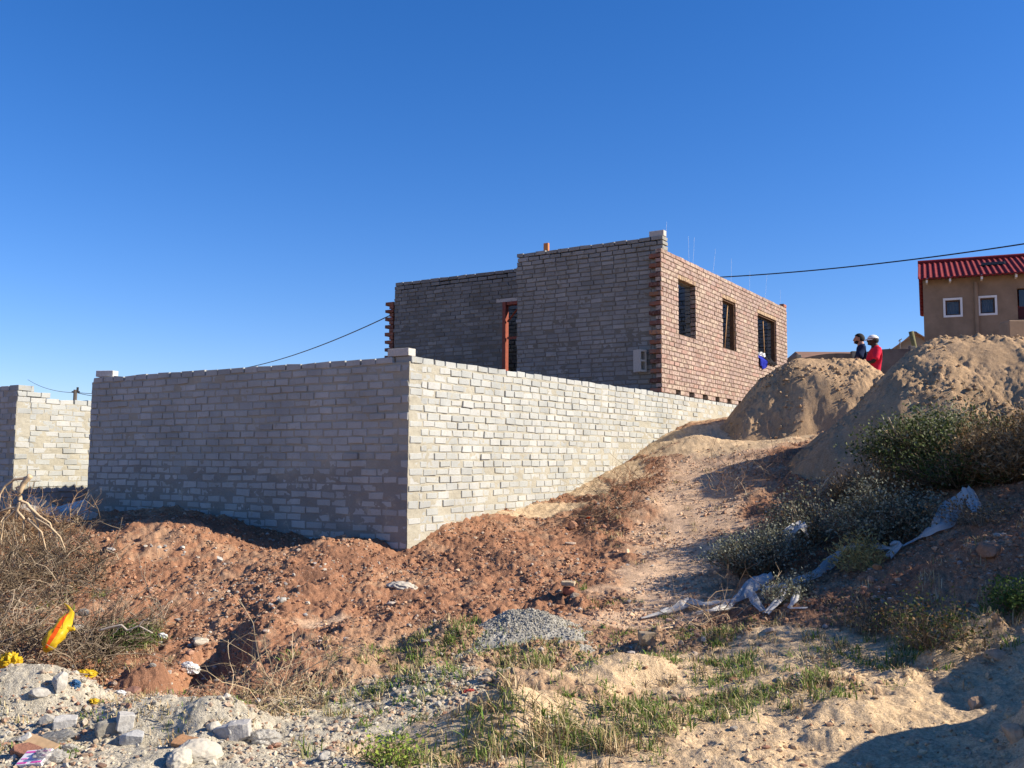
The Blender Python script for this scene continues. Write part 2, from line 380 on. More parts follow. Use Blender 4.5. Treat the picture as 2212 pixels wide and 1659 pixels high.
# ------------------------------------------------------------------ brickwork
def brick_mat(name, mortar, smear, scale=9, var=.22, b_=.5, rough=.95):
    m, t, b = mat(name, rough, .1)
    n = noise_n(t, scale, 6, .72, .4); n2 = noise_n(t, 150, 4, .7); n3 = noise_n(t, 2.2, 4, .6)
    lo = max(0.0, .68 - smear)
    f = ramp(t, n, [(lo, (0, 0, 0)), (min(.99, lo + .10), (1, 1, 1))])
    c = mixc(t, f, vcol(t), mortar)
    g = ramp(t, n2, [(.25, (1 - var,) * 3), (.75, (1 + var,) * 3)]); c = mixc(t, 1.0, c, g, 'MULTIPLY')
    g3 = ramp(t, n3, [(.3, (.86, .86, .86)), (.7, (1.1, 1.1, 1.1))]); c = mixc(t, 1.0, c, g3, 'MULTIPLY')
    t.links.new(c, b.inputs['Base Color'])
    ad = N(t, 'ShaderNodeMath', operation='MULTIPLY_ADD'); t.links.new(n, ad.inputs[0]); ad.inputs[1].default_value = 1.2; t.links.new(n2, ad.inputs[2])
    bump(t, b, ad.outputs[0], b_, .006); return m
def plane_mortar(mb, O, ds, nn, L0, L1, z0, z1, step, amp, off, cover, openings, col, seed):
    ns = max(2, int((L1 - L0) / step) + 1); nz = max(2, int((z1 - z0) / step) + 1)
    s = np.linspace(L0, L1, ns); z = np.linspace(z0, z1, nz); SS, ZZ = np.meshgrid(s, z)
    d = off + fbm(SS * 7, ZZ * 9, 4, seed, .65) * amp + cover(SS, ZZ)
    V = O[None, None] + SS[..., None] * ds + d[..., None] * nn; V[..., 2] = ZZ
    F = grid_faces(nz, ns)
    if openings:
        cs = (SS[:-1, :-1] + step / 2).ravel(); cz = (ZZ[:-1, :-1] + step / 2).ravel(); k = np.ones(len(F), bool)
        for (a, b_, c_, d_) in openings: k &= ~((cs > a - .0) & (cs < b_ + .0) & (cz > c_ - .0) & (cz < d_ + .0))
        F = F[k]
    cc = np.broadcast_to(np.asarray(col, float), SS.shape + (3,)) if not callable(col) else col(SS, ZZ)
    mb.add(V.reshape(-1, 3), F, (), cc.reshape(-1, 3))
def brick(mb, O, ds, nn, s0, s1, z0, z1, n0, n1, col, jit=.002, bev=.007):
    # n1 the proud face, n0 the back
    dz = np.array([0, 0, 1.]); P = []
    y0, y1 = rng.normal(0, jit * .55, 2)
    def q(s, z, n): return O + ds * s + nn * n + dz * z
    oz = 0
    C4 = [(s0, z0), (s1, z0), (s1, z1), (s0, z1)]
    J = rng.normal(0, jit, (4, 2))
    O4 = [(a + J[i, 0], b + J[i, 1]) for i, (a, b) in enumerate(C4)]
    cs, cz = (s0 + s1) / 2, (z0 + z1) / 2
    def ins(a, b, e): return (a + (e if a < cs else -e), b + (e if b < cz else -e))
    V = [q(a, b, n0) for a, b in O4] + [q(a, b, n1 - bev + (y0 if a < cs else y1)) for a, b in O4] + [q(*ins(a, b, bev), n1 + (y0 if a < cs else y1)) for a, b in O4]
    F = [[0, 1, 2, 3]] + [[i, 4 + i, 4 + (i + 1) % 4, (i + 1) % 4] for i in range(4)] + [[4 + i, 8 + i, 8 + (i + 1) % 4, 4 + (i + 1) % 4] for i in range(4)] + [[8, 11, 10, 9]]
    mb.add(V, F, (), col)
def brick_wall(mb, O, ds, nn, L_, z0, z1, course, bl, th, pal, joint=.012, openings=(), jit=.003, proud=.004, s_start=None, s_end=None, top=None, bev=.005, sjit=.012, bond=None):
    nk = int(math.ceil((z1 - z0) / course))
    def run(k, zt, a, b_):
        s = a - (bl * (.5 if (k % 2) else 0) + (0 if bond else rng.uniform(-.02, .02)) if True else 0)
        while s < b_:
            e = s + bl + rng.normal(0, sjit)
            c0, c1 = max(a, s), min(b_, e); s = e
            if c1 - c0 < .03: continue
            zb_, zt_ = zt - course + joint / 2, zt - joint / 2
            segs = [(c0 + joint / 2, c1 - joint / 2)]
            for (oa, ob, oc, od) in openings:
                if oc < (zb_ + zt_) / 2 < od:
                    ns = []
                    for (p_, q_) in segs:
                        if q_ <= oa or p_ >= ob: ns.append((p_, q_)); continue
                        if p_ < oa - .03: ns.append((p_, oa))
                        if q_ > ob + .03: ns.append((ob, q_))
                    segs = ns
            for (p_, q_) in segs:
                pr = rng.normal(proud, jit)
                brick(mb, O, ds, nn, p_, q_, zb_ + rng.normal(0, jit * .7), zt_ + rng.normal(0, jit * .7), -th, pr, pal(k), jit, bev)
    for k in range(nk):
        a = s_start(k) if s_start else 0; b_ = s_end(k) if s_end else L_
        run(k, z1 - k * course, a, b_)
    if top:
        for (a, b_, n) in top:
            for j in range(n): run(j + 1, z1 + (j + 1) * course, a, b_)
def pick(cols, var=.12, bright=0):
    cols = [np.array(c) for c in cols]
    def f(k): return np.clip(cols[rng.integers(len(cols))] * (1 + rng.normal(0, var)), .01, .9)
    return f
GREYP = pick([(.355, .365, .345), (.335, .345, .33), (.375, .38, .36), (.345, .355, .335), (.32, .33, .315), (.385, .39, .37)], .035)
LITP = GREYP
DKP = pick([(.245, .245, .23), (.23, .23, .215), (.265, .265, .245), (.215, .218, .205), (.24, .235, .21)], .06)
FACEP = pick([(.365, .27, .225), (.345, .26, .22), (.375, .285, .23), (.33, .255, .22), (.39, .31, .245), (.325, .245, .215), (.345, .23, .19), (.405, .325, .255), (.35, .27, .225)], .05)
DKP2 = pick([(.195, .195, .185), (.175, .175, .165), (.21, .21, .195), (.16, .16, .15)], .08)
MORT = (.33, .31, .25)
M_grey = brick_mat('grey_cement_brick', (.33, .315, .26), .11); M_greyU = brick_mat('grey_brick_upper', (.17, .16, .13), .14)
M_lit = M_grey
M_face = brick_mat('red_face_brick', (.20, .13, .105), .19, 18, .16, .4)
CH = .0905
def stain(s, z):
    k = sst(1.85, 1.45, z + .22 * fbm(s * 1.1, z * 1.6, 4, 14))[..., None]; return np.array(MORT) * (1 - k) + np.array([.235, .225, .20]) * k
def nocov(s, z): return np.zeros_like(s)
# front retaining wall and side retaining wall are one wall that turns the corner
rw = thing('retaining_wall', 'long grey cement brick retaining wall turning a sharp corner below the house', 'wall', tuple(PA + np.array([0, 0, .5])))
TH = .22
mb = MB()
brick_wall(mb, PA, VD, -UD, 5.74, .35, ZW, CH, .235, TH, GREYP, joint=.019, s_start=lambda k: 0 if k % 2 else TH, jit=.004, proud=.005)
plane_mortar(mb, PA, VD, -UD, .0, 5.74, .35, ZW - CH * .8, .016, .005, -.0045, lambda s, z: .007 * sst(1.75, 1.45, z + .15 * fbm(s * 1.5, z * 2, 3, 4)) + .002 * sst(.1, .5, fbm(s * 1.2, z * 1.7, 3, 9)), (), stain, 5)
mb.box(PA + VD * .03 + UD * .02 + np.array([0, 0, .3]), VD * 5.68, UD * .18, (0, 0, ZW - .3 - CH * .8), MORT)
mb.build('front_section', M_grey, rw)
mb = MB()
O2 = PA.copy()
def ztop(s): return ZW + (ZWB - ZW) * s / LB
class _T: pass
LS = 14.9
brick_wall(mb, O2, UD, -VD, LS, .35, ZW, CH, .235, TH, LITP, joint=.019, s_start=lambda k: TH if k % 2 else 0, jit=.004, proud=.004)
def cov_side(s, z): return .008 * sst(7.2, 9.5, s + fbm(s, z * 2, 3, 2) * 1.4) + .003 * sst(.15, .5, fbm(s * 1.1, z * 1.9, 3, 19)) + .004 * sst(1.2, .9, z - s * .15)
plane_mortar(mb, O2, UD, -VD, 0, LS, .35, ZW - CH * .75, .018, .005, -.0045, cov_side, (), MORT, 15)
mb.box(PA + UD * .03 + VD * .02 + np.array([0, 0, .3]), UD * (LS - .05), VD * .18, (0, 0, ZW - .3 - CH * .8), MORT)
V_ = mb.V
for q in range(len(V_)):                # the side wall's courses rise by six centimetres towards the house
    X = V_[q].copy(); s = (X[:, 0] - PA[0]) * UD[0] + (X[:, 1] - PA[1]) * UD[1]; X[:, 2] += (ZWB - ZW) * np.clip(s / LB, 0, 1.0); V_[q] = X
mb.build('side_section', M_lit, rw)

def loose_brick(name, label, P, az_, ln=.29, wd=.14, h=.09, col=(.5, .47, .42), m=None, tilt=(0, 0), cat='brick', group=None, kindname=None, bev=.006, rough=True):
    mb = MB(); bm = bmesh.new(); bmesh.ops.create_cube(bm, size=1); bmesh.ops.bevel(bm, geom=bm.edges[:], offset=.04, segments=1, affect='EDGES'); bmesh.ops.triangulate(bm, faces=bm.faces); bmesh.ops.subdivide_edges(bm, edges=bm.edges[:], cuts=3, use_grid_fill=True)
    for v in bm.verts: v.co = Vector((v.co.x * ln, v.co.y * wd, (v.co.z + .5) * h))
    q = np.random.default_rng(int(abs(P[0]) * 977 + abs(P[1]) * 131)); chips = []
    for _ in range(4 if rough else 1):
        c = Vector((q.choice([-.5, .5]) * ln, q.choice([-.5, .5]) * wd, q.choice([0, 1]) * h)); n = Vector((c.x / ln, c.y / wd, (c.z / h - .5))) + Vector(q.normal(0, .22, 3)); n.normalize(); chips.append((n, n.dot(c) - q.uniform(.08, .3) * min(ln, wd, h) * (1.4 if rough else .5)))
    for v in bm.verts:
        for n, d in chips:
            e = n.dot(v.co) - d
            if e > 0: v.co -= n * e
        v.co += mnoise.noise_vector(v.co * 22 + Vector(P)) * (.005 if rough else .002) + mnoise.noise_vector(v.co * 60 + Vector(P)) * .0015
    mb.bm(bm, col)
    o = mb.build(name, m or M_block, None, origin=(0, 0, 0)); o.location = Vector(P); o.rotation_euler = (R(tilt[0]), R(tilt[1]), R(90 - az_))
    return tag(o, label, cat, group)
M_block = vmat('cement_block', .95, .1, 70, .22, .6, .005)
# capping bricks left on the retaining wall
P = PA + UD * .07 + VD * .17
loose_brick('brick', 'single grey cement brick lying on the near corner of the retaining wall', (P[0], P[1], ZW), 31.94 - 90, .30, .14, .088, (.44, .42, .38), rough=False)
P = PA + VD * 5.50 + UD * .07
loose_brick('brick', 'loose pale cement brick set askew on the far left end of the retaining wall', (P[0], P[1], ZW), 100, .27, .13, .088, (.50, .48, .44), rough=False)

# second retaining wall on the neighbouring plot
PN = PA + VD * 7.58
nw = thing('retaining_wall', 'pale sunlit cement brick wall with stepped top at the left edge', 'wall', tuple(PN + np.array([0, 0, .5])))
mb = MB(); ZN = 2.72
brick_wall(mb, PN, UD, -VD, 8, .5, 2.62, .087, .235, TH, LITP, s_start=lambda k: TH if k % 2 else 0, jit=.005, proud=.004, top=[(0, .55, 1), (0, .28, 2)])
plane_mortar(mb, PN, UD, -VD, 0, 8, .5, 2.55, .025, .006, -.002, lambda s, z: .004 * sst(0, .4, fbm(s, z * 2, 3, 31)), (), MORT, 35)
mb.box(PN + UD * .03 + VD * .02 + np.array([0, 0, .4]), UD * 7.9, VD * .18, (0, 0, 2.1), MORT)
mb.build('side_section', M_lit, nw)
mb = MB()
brick_wall(mb, PN, VD, -UD, 6, .5, 2.62 + .087 * 2, .087, .235, TH, GREYP, s_start=lambda k: 0 if k % 2 else TH, jit=.004, proud=.005)
plane_mortar(mb, PN, VD, -UD, 0, 6, .5, 2.72, .03, .006, -.003, nocov, (), MORT, 45)
mb.box(PN + VD * .03 + UD * .02 + np.array([0, 0, .4]), VD * 5.9, UD * .18, (0, 0, 2.2), MORT)
mb.build('front_section', M_grey, nw)

# ------------------------------------------------------------------ unfinished house
house = thing('unfinished_house', 'roofless brick house under construction with a grey front and a red face brick side', 'building', tuple(PB + np.array([0, 0, 2.6])))
def fs(px, py):
    P = on_plane(px, py, PB, VD); return float((P - PB) @ UD), float(P[2])
WIN = []
for (a, b_, c_, d_) in (((1465.1, 603.1), (1501.9, 616.8), (1503.4, 739.1), (1465.8, 726)), ((1560.9, 647.9), (1589, 658.8), (1590, 765.2), (1561.6, 756.8)), ((1636.4, 678.3), (1676.9, 697.3), (1677.4, 789.8), (1637.6, 775.8))):
    q = [fs(*p) for p in (a, b_, c_, d_)]
    WIN.append(((q[0][0] + q[3][0]) / 2, (q[1][0] + q[2][0]) / 2, (q[2][1] + q[3][1]) / 2, (q[0][1] + q[1][1]) / 2))
CF = .0853
z0w = np.mean([w_[2] for w_ in WIN]); z1w = np.mean([w_[3] for w_ in WIN])
z0w = ZBT - round((ZBT - z0w) / CF) * CF; z1w = ZBT - round((ZBT - z1w) / CF) * CF
WIN = [(a, b_, z0w, z1w) for a, b_, c_, d_ in WIN]
LINT = [(a - .02, b_ + .02, z1w, z1w + CF) for a, b_, c_, d_ in WIN]
SLOT = []
for (xa, xb) in ((545, 588), (665, 705), (780, 818), (885, 918), (985, 1018), (1080, 1110), (1168, 1195), (1250, 1275), (1325, 1348)):
    ya = 1500 + (xa - 588) * .195
    SLOT.append((fs(1321.5 + .2533 * xa, 474.4 + .2533 * ya)[0], fs(1321.5 + .2533 * xb, 474.4 + .2533 * ya)[0], ZWB + .0, ZWB + CF * 1.02))
LF = 14.77 - LB
mb = MB()
Pf = PB.copy()
brick_wall(mb, Pf, UD, -VD, LF, ZWB + .004, ZBT, CF, .232, .106, FACEP, joint=.017, openings=WIN + LINT + SLOT, jit=.0018, proud=.004, bev=.004, sjit=.003, bond=1)
plane_mortar(mb, Pf, UD, -VD, .004, LF, ZWB, ZBT - .02, .03, .0012, -.0065, nocov, [(a, b_, c_, d_ + .03) for a, b_, c_, d_ in WIN] + SLOT, (.15, .115, .085), 55)
for (a, b_, c_, d_) in LINT:
    n = int((b_ - a) / .083); wd = (b_ - a) / n
    for i in range(n): brick(mb, Pf, UD, -VD, a + i * wd + .005, a + (i + 1) * wd - .005, c_ + .006, d_ - .006, -.106, .004 + rng.normal(0, .001), np.array([.42, .31, .20]) * rng.uniform(.8, 1.12), .0015, .004)
for a in (LF - .22,): brick(mb, Pf, UD, -VD, a, LF, ZBT + .005, ZBT + .075, -.106, .004, (.36, .13, .09))
mb.build('face_brick_wall', M_face, house)
mb = MB()                               # toothed corner bricks, every other one jutting over the grey front
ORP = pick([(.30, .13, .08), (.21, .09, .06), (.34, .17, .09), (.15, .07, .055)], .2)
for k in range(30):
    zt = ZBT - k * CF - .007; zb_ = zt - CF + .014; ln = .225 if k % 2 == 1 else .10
    brick(mb, PB, VD, -UD, .0015, ln + rng.normal(0, .006), zb_, zt, -.104, rng.normal(.004, .003) - (0 if k % 2 else .022), ORP(k) * (1 if k % 2 else .45), .002, .004)  # set-back short bricks get a darker colour, painting in shade between the teeth
mb.build('toothed_corner', M_face, house)
mb = MB()                               # inner leaf behind the face bricks
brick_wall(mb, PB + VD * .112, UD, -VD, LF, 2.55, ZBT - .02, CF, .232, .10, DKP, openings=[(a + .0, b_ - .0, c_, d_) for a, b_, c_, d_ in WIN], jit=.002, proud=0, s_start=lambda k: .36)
mb.box(PB + VD * .13 + UD * 1.2 + np.array([0, 0, ZBT]), UD * .20, VD * .08, (0, 0, .075), (.33, .32, .3))
mb.build('inner_wall', M_greyU, house)
mb = MB(); L1 = 3.06; PG = PB + UD * .13
ZL = ZG - .0
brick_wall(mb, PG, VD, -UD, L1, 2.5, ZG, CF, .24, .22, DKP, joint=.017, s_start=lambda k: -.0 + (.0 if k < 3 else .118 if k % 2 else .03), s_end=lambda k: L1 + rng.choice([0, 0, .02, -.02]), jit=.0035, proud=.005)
plane_mortar(mb, PG, VD, -UD, .04, L1 - .01, 2.5, ZG - CF * 3, .022, .007, -.010, lambda s, z: .009 * sst(5.0, 4.4, z + .3 * fbm(s * 1.3, z, 3, 8)), (), (.165, .155, .13), 65)
mb.box(PG + VD * .04 + UD * .03 + np.array([0, 0, 2.5]), VD * (L1 - .07), UD * .16, (0, 0, ZG - CF * 1.5 - 2.5), (.22, .2, .18))
mb.build('front_wall', M_greyU, house)
def on_front(px, py, s_off):
    P = on_plane(px, py, PG + UD * s_off, UD); return float((P - PG) @ VD), float(P[2])
REC = .75
tL, zR = on_front(852.5, 611.4, REC); zR2 = on_front(1106, 580, REC)[1]; ZR = (zR + zR2) / 2
tD0 = on_front(1105, 700, REC)[0] - .55; tD1, zD = on_front(1086, 653, REC)
mb = MB(); PR = PG + UD * REC
DO = [(tD0, tD1, 2.4, zD)]
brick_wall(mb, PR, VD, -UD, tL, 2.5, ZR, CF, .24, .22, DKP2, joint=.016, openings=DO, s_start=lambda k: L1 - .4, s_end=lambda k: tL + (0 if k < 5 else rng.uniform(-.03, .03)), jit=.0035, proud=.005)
plane_mortar(mb, PR, VD, -UD, L1 - .4, tL - .01, 2.5, ZR - CF * 2.2, .022, .007, -.010, lambda s, z: .010 * sst(5.1, 4.6, z + .3 * fbm(s * 1.3, z, 3, 28)), [(tD0, tD1, 2.4, zD)], (.15, .14, .118), 75)
mb.box(PR + VD * (tD0 - .1) + np.array([0, 0, zD]) - UD * .012, VD * (tD1 - tD0 + .25), UD * .2, (0, 0, .07), (.45, .42, .38))
mb.build('recessed_wall', M_greyU, house)
mb = MB()                               # remaining walls: return, back wall, cross walls
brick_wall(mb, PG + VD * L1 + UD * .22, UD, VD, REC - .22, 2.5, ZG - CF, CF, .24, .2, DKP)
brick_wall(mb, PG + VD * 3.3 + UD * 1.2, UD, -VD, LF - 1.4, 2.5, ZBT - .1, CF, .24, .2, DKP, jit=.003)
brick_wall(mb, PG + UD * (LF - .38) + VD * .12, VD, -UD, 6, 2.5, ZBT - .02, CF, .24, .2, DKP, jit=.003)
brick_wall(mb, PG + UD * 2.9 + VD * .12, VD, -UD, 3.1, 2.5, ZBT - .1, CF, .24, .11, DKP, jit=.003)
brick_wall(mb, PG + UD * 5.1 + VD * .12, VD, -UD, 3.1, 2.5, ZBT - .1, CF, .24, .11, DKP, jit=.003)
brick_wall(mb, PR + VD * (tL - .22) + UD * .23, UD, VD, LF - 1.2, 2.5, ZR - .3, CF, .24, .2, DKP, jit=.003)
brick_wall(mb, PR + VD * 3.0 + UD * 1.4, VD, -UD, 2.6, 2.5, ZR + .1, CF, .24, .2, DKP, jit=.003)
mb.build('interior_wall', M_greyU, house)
mb = MB()                               # stub of face brick at the far left corner
DRP = pick([(.20, .075, .05), (.26, .10, .06), (.15, .07, .055)], .15)
zt0 = on_front(845, 652, REC)[1]
for k in range(22):
    zt = zt0 - k * CF; ln = .23 if k % 2 == 0 else .11
    brick(mb, PR + VD * (tL + .02), VD, -UD, 0 + .004, ln, zt - CF + .012, zt, -.22, .01 + rng.normal(0, .004), DRP(k), .003, .004)
mb.build('toothed_corner', M_face, house)
M_ox = simple('red_oxide_steel', (.21, .05, .028), .6, .3, .15, 20, .2)
mb = MB()                               # door frame
Q = PR - UD * .03
mb.box(Q + VD * (tD1 - .09) + np.array([0, 0, 2.6]), VD * .08, UD * .12, (0, 0, zD - 2.6), (1, 1, 1), bev=.004)
mb.box(Q + VD * (tD0) + np.array([0, 0, zD - .07]), VD * (tD1 - tD0 - .112), UD * .12, (0, 0, .068), (1, 1, 1), bev=.004)
mb.box(Q + VD * (tD0) + np.array([0, 0, 2.6]), VD * .07, UD * .12, (0, 0, zD - 2.6 - .072), (1, 1, 1), bev=.004)
fr = mb.build('door_frame', M_ox, house)
mb = MB()
zt_ = zD - .07
mb.tube([Q + VD * (tD1 - .12) + np.array([0, 0, zt_ - .34]) + UD * .03, Q + VD * (tD1 - .45) + np.array([0, 0, zt_]) + UD * .03], .022, n=4)
mb.build('brace', M_ox, fr)
mb = MB(); mb.box(Q + VD * (tD0 + .072) + UD * .02 + np.array([0, 0, on_front(1095, 733, REC)[1]]), VD * (tD1 - tD0 - .19), UD * .03, (0, 0, .045)); mb.build('spreader', M_ox, fr)
M_tim = simple('raw_timber', (.42, .25, .12), .8, .2, .2, 18, .3)
M_tim2 = simple('brown_timber', (.10, .055, .032), .8, .2, .2, 18, .3)
for i, (a, b_, c_, d_) in enumerate(WIN[1:]):
    mb = MB(); o_ = PB + VD * .03 + np.array([0, 0, c_])
    t_ = .028
    mb.box(o_ + UD * (a + .001), UD * t_, VD * .09, (0, 0, d_ - c_ - .001)); mb.box(o_ + UD * (b_ - t_ - .001), UD * t_, VD * .09, (0, 0, d_ - c_ - .001))
    mb.box(o_ + UD * (a + t_ + .003) + np.array([0, 0, d_ - c_ - t_]), UD * (b_ - a - 2 * t_ - .006), VD * .09, (0, 0, t_ - .002))
    mb.build('window_frame', M_tim2, house)
P1, P2 = on_plane(1565, 757, PB + VD * .1, VD), on_plane(1572, 655, PB + VD * .1, VD)
def single(name, label, cat, mb, m, group=None, smooth=False, kind=None):
    return tag(mb.build(name, m, None, smooth), label, cat, group, kind)
def tubething(name, label, cat, pts, r0, r1, m, n=6, group=None, smooth=True):
    mb = MB(); mb.tube(pts, r0, r1, n); return single(name, label, cat, mb, m, group, smooth)
tubething('prop_pole', 'thin pale pole leaning in the middle window of the brick side', 'pole', [P1, P2], .012, .010, M_tim)
P1, P2 = on_plane(1652, 780, PB + VD * .1, VD), on_plane(1648, 694, PB + VD * .1, VD)
tubething('prop_pole', 'thin pole leaning in the right-hand window above the blue cloth', 'pole', [P1, P2], .012, .010, M_tim)
P1, P2 = on_plane(1673, 786, PB + VD * .18, VD), on_plane(1673, 703, PB + VD * .18, VD)
tubething('prop_post', 'thick upright timber post on the right side of the right-hand window', 'post', [P1, P2], .038, .038, simple('green_timber', (.25, .22, .10), .85, .2), 10)
P = on_front(1181, 533, .11)
mb = MB(); mb.box(PG + VD * (P[0] - .05) + UD * .07 + np.array([0, 0, ZG - .1]), VD * .10, UD * .06, (0, 0, .26), bev=.004)
mb.build('roof_post', simple('orange_timber', (.45, .18, .07), .8, .2), house)
# cap block on the house corner
mb = MB(); P = PG + VD * .01 + UD * .03
mb.box(P + np.array([0, 0, ZG]), VD * .28, UD * .13, (0, 0, .105), (.42, .40, .36), bev=.005)
single('block', 'upright grey block standing on the top corner of the unfinished house', 'block', mb, M_block)
# hollow block jutting from the grey front
P = on_plane(1383, 805, PG, UD); mb = MB(); o_ = P - UD * .30; o_[2] = P[2] - .02
hh, wd, lg = .39, .19, .30
a_, c_ = VD * .045, np.array([0, 0, 1.])
tw = .03
no, nsd = D(150), D(240)                # where the open end and the solid side face
bx = P - UD * .03 - no * .0; e1 = -nsd * .15; e2 = -no * .19; bx = bx + np.array([-.02, -.20, .0])
HC = (.42, .40, .35)
for (z_0, z_1) in ((0, .035), (.18, .215), (.36, .395)): mb.box(bx + c_ * z_0, e1, e2, c_ * (z_1 - z_0), HC)
for (z_0, z_1) in ((.0355, .1795), (.2155, .3595)):
    mb.box(bx + c_ * z_0, e1 * .2, e2, c_ * (z_1 - z_0), HC); mb.box(bx + c_ * z_0 + e1 * .8, e1 * .2, e2, c_ * (z_1 - z_0), HC); mb.box(bx + c_ * z_0 + e1 * .21 + e2 * .95, e1 * .58, e2 * .05, c_ * (z_1 - z_0), HC)
mb.build('hollow_block', M_block, house)
# wire roof ties
M_wire = simple('galvanised_wire', (.55, .55, .55), .4, .5, .05, 10, 0)
M_cable = simple('black_cable', (.02, .02, .022), .6, .3, .05, 10, 0)
for (xb, yb, xt, yt, bend) in ((437, 235, 470, 15, .02), (663, 300, 655, 142, -.02), (683, 345, 704, 150, .02), (850, 425, 884, 250, .02), (1012, 512, 1020, 330, .015), (1170, 590, 1178, 440, .01), (1300, 660, 1322, 470, .02), (1433, 722, 1438, 600, .01)):
    f_ = lambda x, y: on_plane(1321.5 + .2533 * x, 474.4 + .2533 * y, PB + VD * .16, VD)
    a_ = f_(xb, yb); b_ = f_(xt, yt); a_[2] = ZBT - .1
    pts = [a_ + (b_ - a_) * k / 8 + UD * math.sin(k * 1.9 + xb) * .008 * k / 8 + UD * bend * math.sin(math.pi * k / 8) for k in range(9)]
    mb = MB(); mb.tube(pts, .0018, .0014, 4); mb.build('roof_tie_wire', M_wire, house)
# ------------------------------------------------------------------ overhead cables
def catenary(a, b_, sag, n=24):
    return [a + (b_ - a) * k / n - np.array([0, 0, sag * 4 * (k / n) * (1 - k / n)]) for k in range(n + 1)]
A0, B0 = at(1540, 599.5, 33), at(2400, 496, 24)
tubething('overhead_cable', 'thick black overhead cable passing above the red roof at the upper right', 'cable', catenary(A0, B0, .18), .020, .020, M_cable, 6)
A0, B0 = at(470, 803, 40), at(870, 668, 24)
tubething('overhead_cable', 'thin black cable rising from behind the retaining wall to the left end of the house', 'cable', catenary(A0, B0, .30), .014, .014, M_cable, 6)
up = thing('utility_pole', 'small distant utility pole with insulators peeping over the pale wall at left', 'pole', tuple(at(163, 900, 45)))
mb = MB(); a_ = at(163, 842, 45); mb.tube([a_ - np.array([0, 0, 6]), a_], .10, .09, 8); mb.build('pole', simple('grey_pole', (.10, .09, .08)), up)
mb = MB(); mb.tube([a_ + np.array([-.16, 0, -.1]), a_ + np.array([.2, 0, -.1])], .04, n=6); mb.tube([a_ + np.array([.1, 0, -.1]), a_ + np.array([.1, 0, .12])], .05, n=6); mb.build('crossarm', M_cable, up)
for (xa, ya, xb, yb, sg, lab_) in ((168, 848, 330, 838, .15, 'upper of two thin wires running right from the distant utility pole'), (168, 849, 330, 843, .25, 'lower of two thin wires running right from the distant utility pole'), (163, 848, 60, 820, .2, 'faint wire rising left from the distant utility pole')):
    tubething('power_line', lab_, 'cable', catenary(at(xa, ya, 45), at(xb, yb, 45 if xb > 100 else 60), sg), .012, .012, M_cable, 4, 'wires of the distant pole')

# ------------------------------------------------------------------ precast fence and houses behind
M_fence = simple('precast_concrete', (.165, .155, .14), .95, .1, .2, 3, .3, .01)
fence = thing('concrete_fence', 'dark precast concrete panel fence with posts behind the sand piles', 'fence', tuple(at(1850, 900, 21.5)))
FX = [(1640, 771, 24.2), (1726, 768.5, 23.3), (1846, 761, 22.2), (1972, 750, 21.2), (2100, 738, 20.2), (2240, 724, 19.3)]
fp = [at(*q) for q in FX]
for k, P in enumerate(fp):
    a_ = P + np.array([-.06, 0, -2.2]); mb = MB(); mb.box(a_, (.12, 0, 0), (0, .12, 0), (0, 0, 2.2 + .03), bev=.01); mb.build('post', M_fence, fence)
for k in range(len(fp) - 1):
    A_, B_ = fp[k] + np.array([.065, .06, 0]), fp[k + 1] + np.array([-.065, .06, 0]); 
    zt = min(A_[2], B_[2]) - .03 if k != 1 else min(A_[2], B_[2]) - .02
    for j in range(6):
        z0 = zt - .36 * (j + 1) - (.012 if j == 0 else 0); mb = MB(); e = (B_ - A_) * np.array([1, 1, 0])
        a_ = np.array([A_[0], A_[1] + (.004 if j % 2 else 0), z0 + .008])
        if j == 0:
            n = 10; V = []
            for i in range(n + 1):
                p_ = a_ + e * i / n; h = .362 + (.05 * math.sin(math.pi * i / n) if k in (1, 2) else 0)
                V += [p_, p_ + np.array([0, .05, 0]), p_ + np.array([0, .05, h]), p_ + np.array([0, 0, h])]
            F = []
            for i in range(n):
                for q in range(4): F.append([i * 4 + q, i * 4 + (q + 1) % 4, (i + 1) * 4 + (q + 1) % 4, (i + 1) * 4 + q])
            F += [[0, 3, 2, 1], [n * 4, n * 4 + 1, n * 4 + 2, n * 4 + 3]]
            mb.add(V, F)
        else: mb.box(a_, e, (0, .05, 0), (0, 0, .357), bev=.004)
        mb.build('panel', M_fence, fence)
tubething('fence_pole', 'weathered round pole leaning left behind the concrete fence post', 'pole', [at(1981, 775, 21.9), at(1968, 716, 21.9)], .055, .06, simple('lichen_timber', (.16, .15, .07)), 8)
mb = MB(); mb.tube([at(1945, 765, 23), at(1944, 733, 23)], .012, n=5); mb.tube([at(1941, 737, 23), at(1948, 732, 23)], .012, n=5); mb.tube([at(1942, 742, 23), at(1946, 742, 23)], .012, n=5)
single('antenna_mast', 'thin metal mast with short crosspieces behind the fence left of the leaning pole', 'mast', mb, simple('dull_metal', (.25, .24, .22), .6))
mb = MB(); mb.tube([at(1925, 765, 22.8), at(1921, 752, 22.8)], .012, .008, n=4); mb.tube([at(1926, 765, 22.8), at(1930, 753, 22.8)], .012, .008, n=4)
single('cut_stump', 'small forked bare twig sticking up over the fence right of the man in red', 'twig', mb, simple('dull_bark', (.12, .09, .06)))

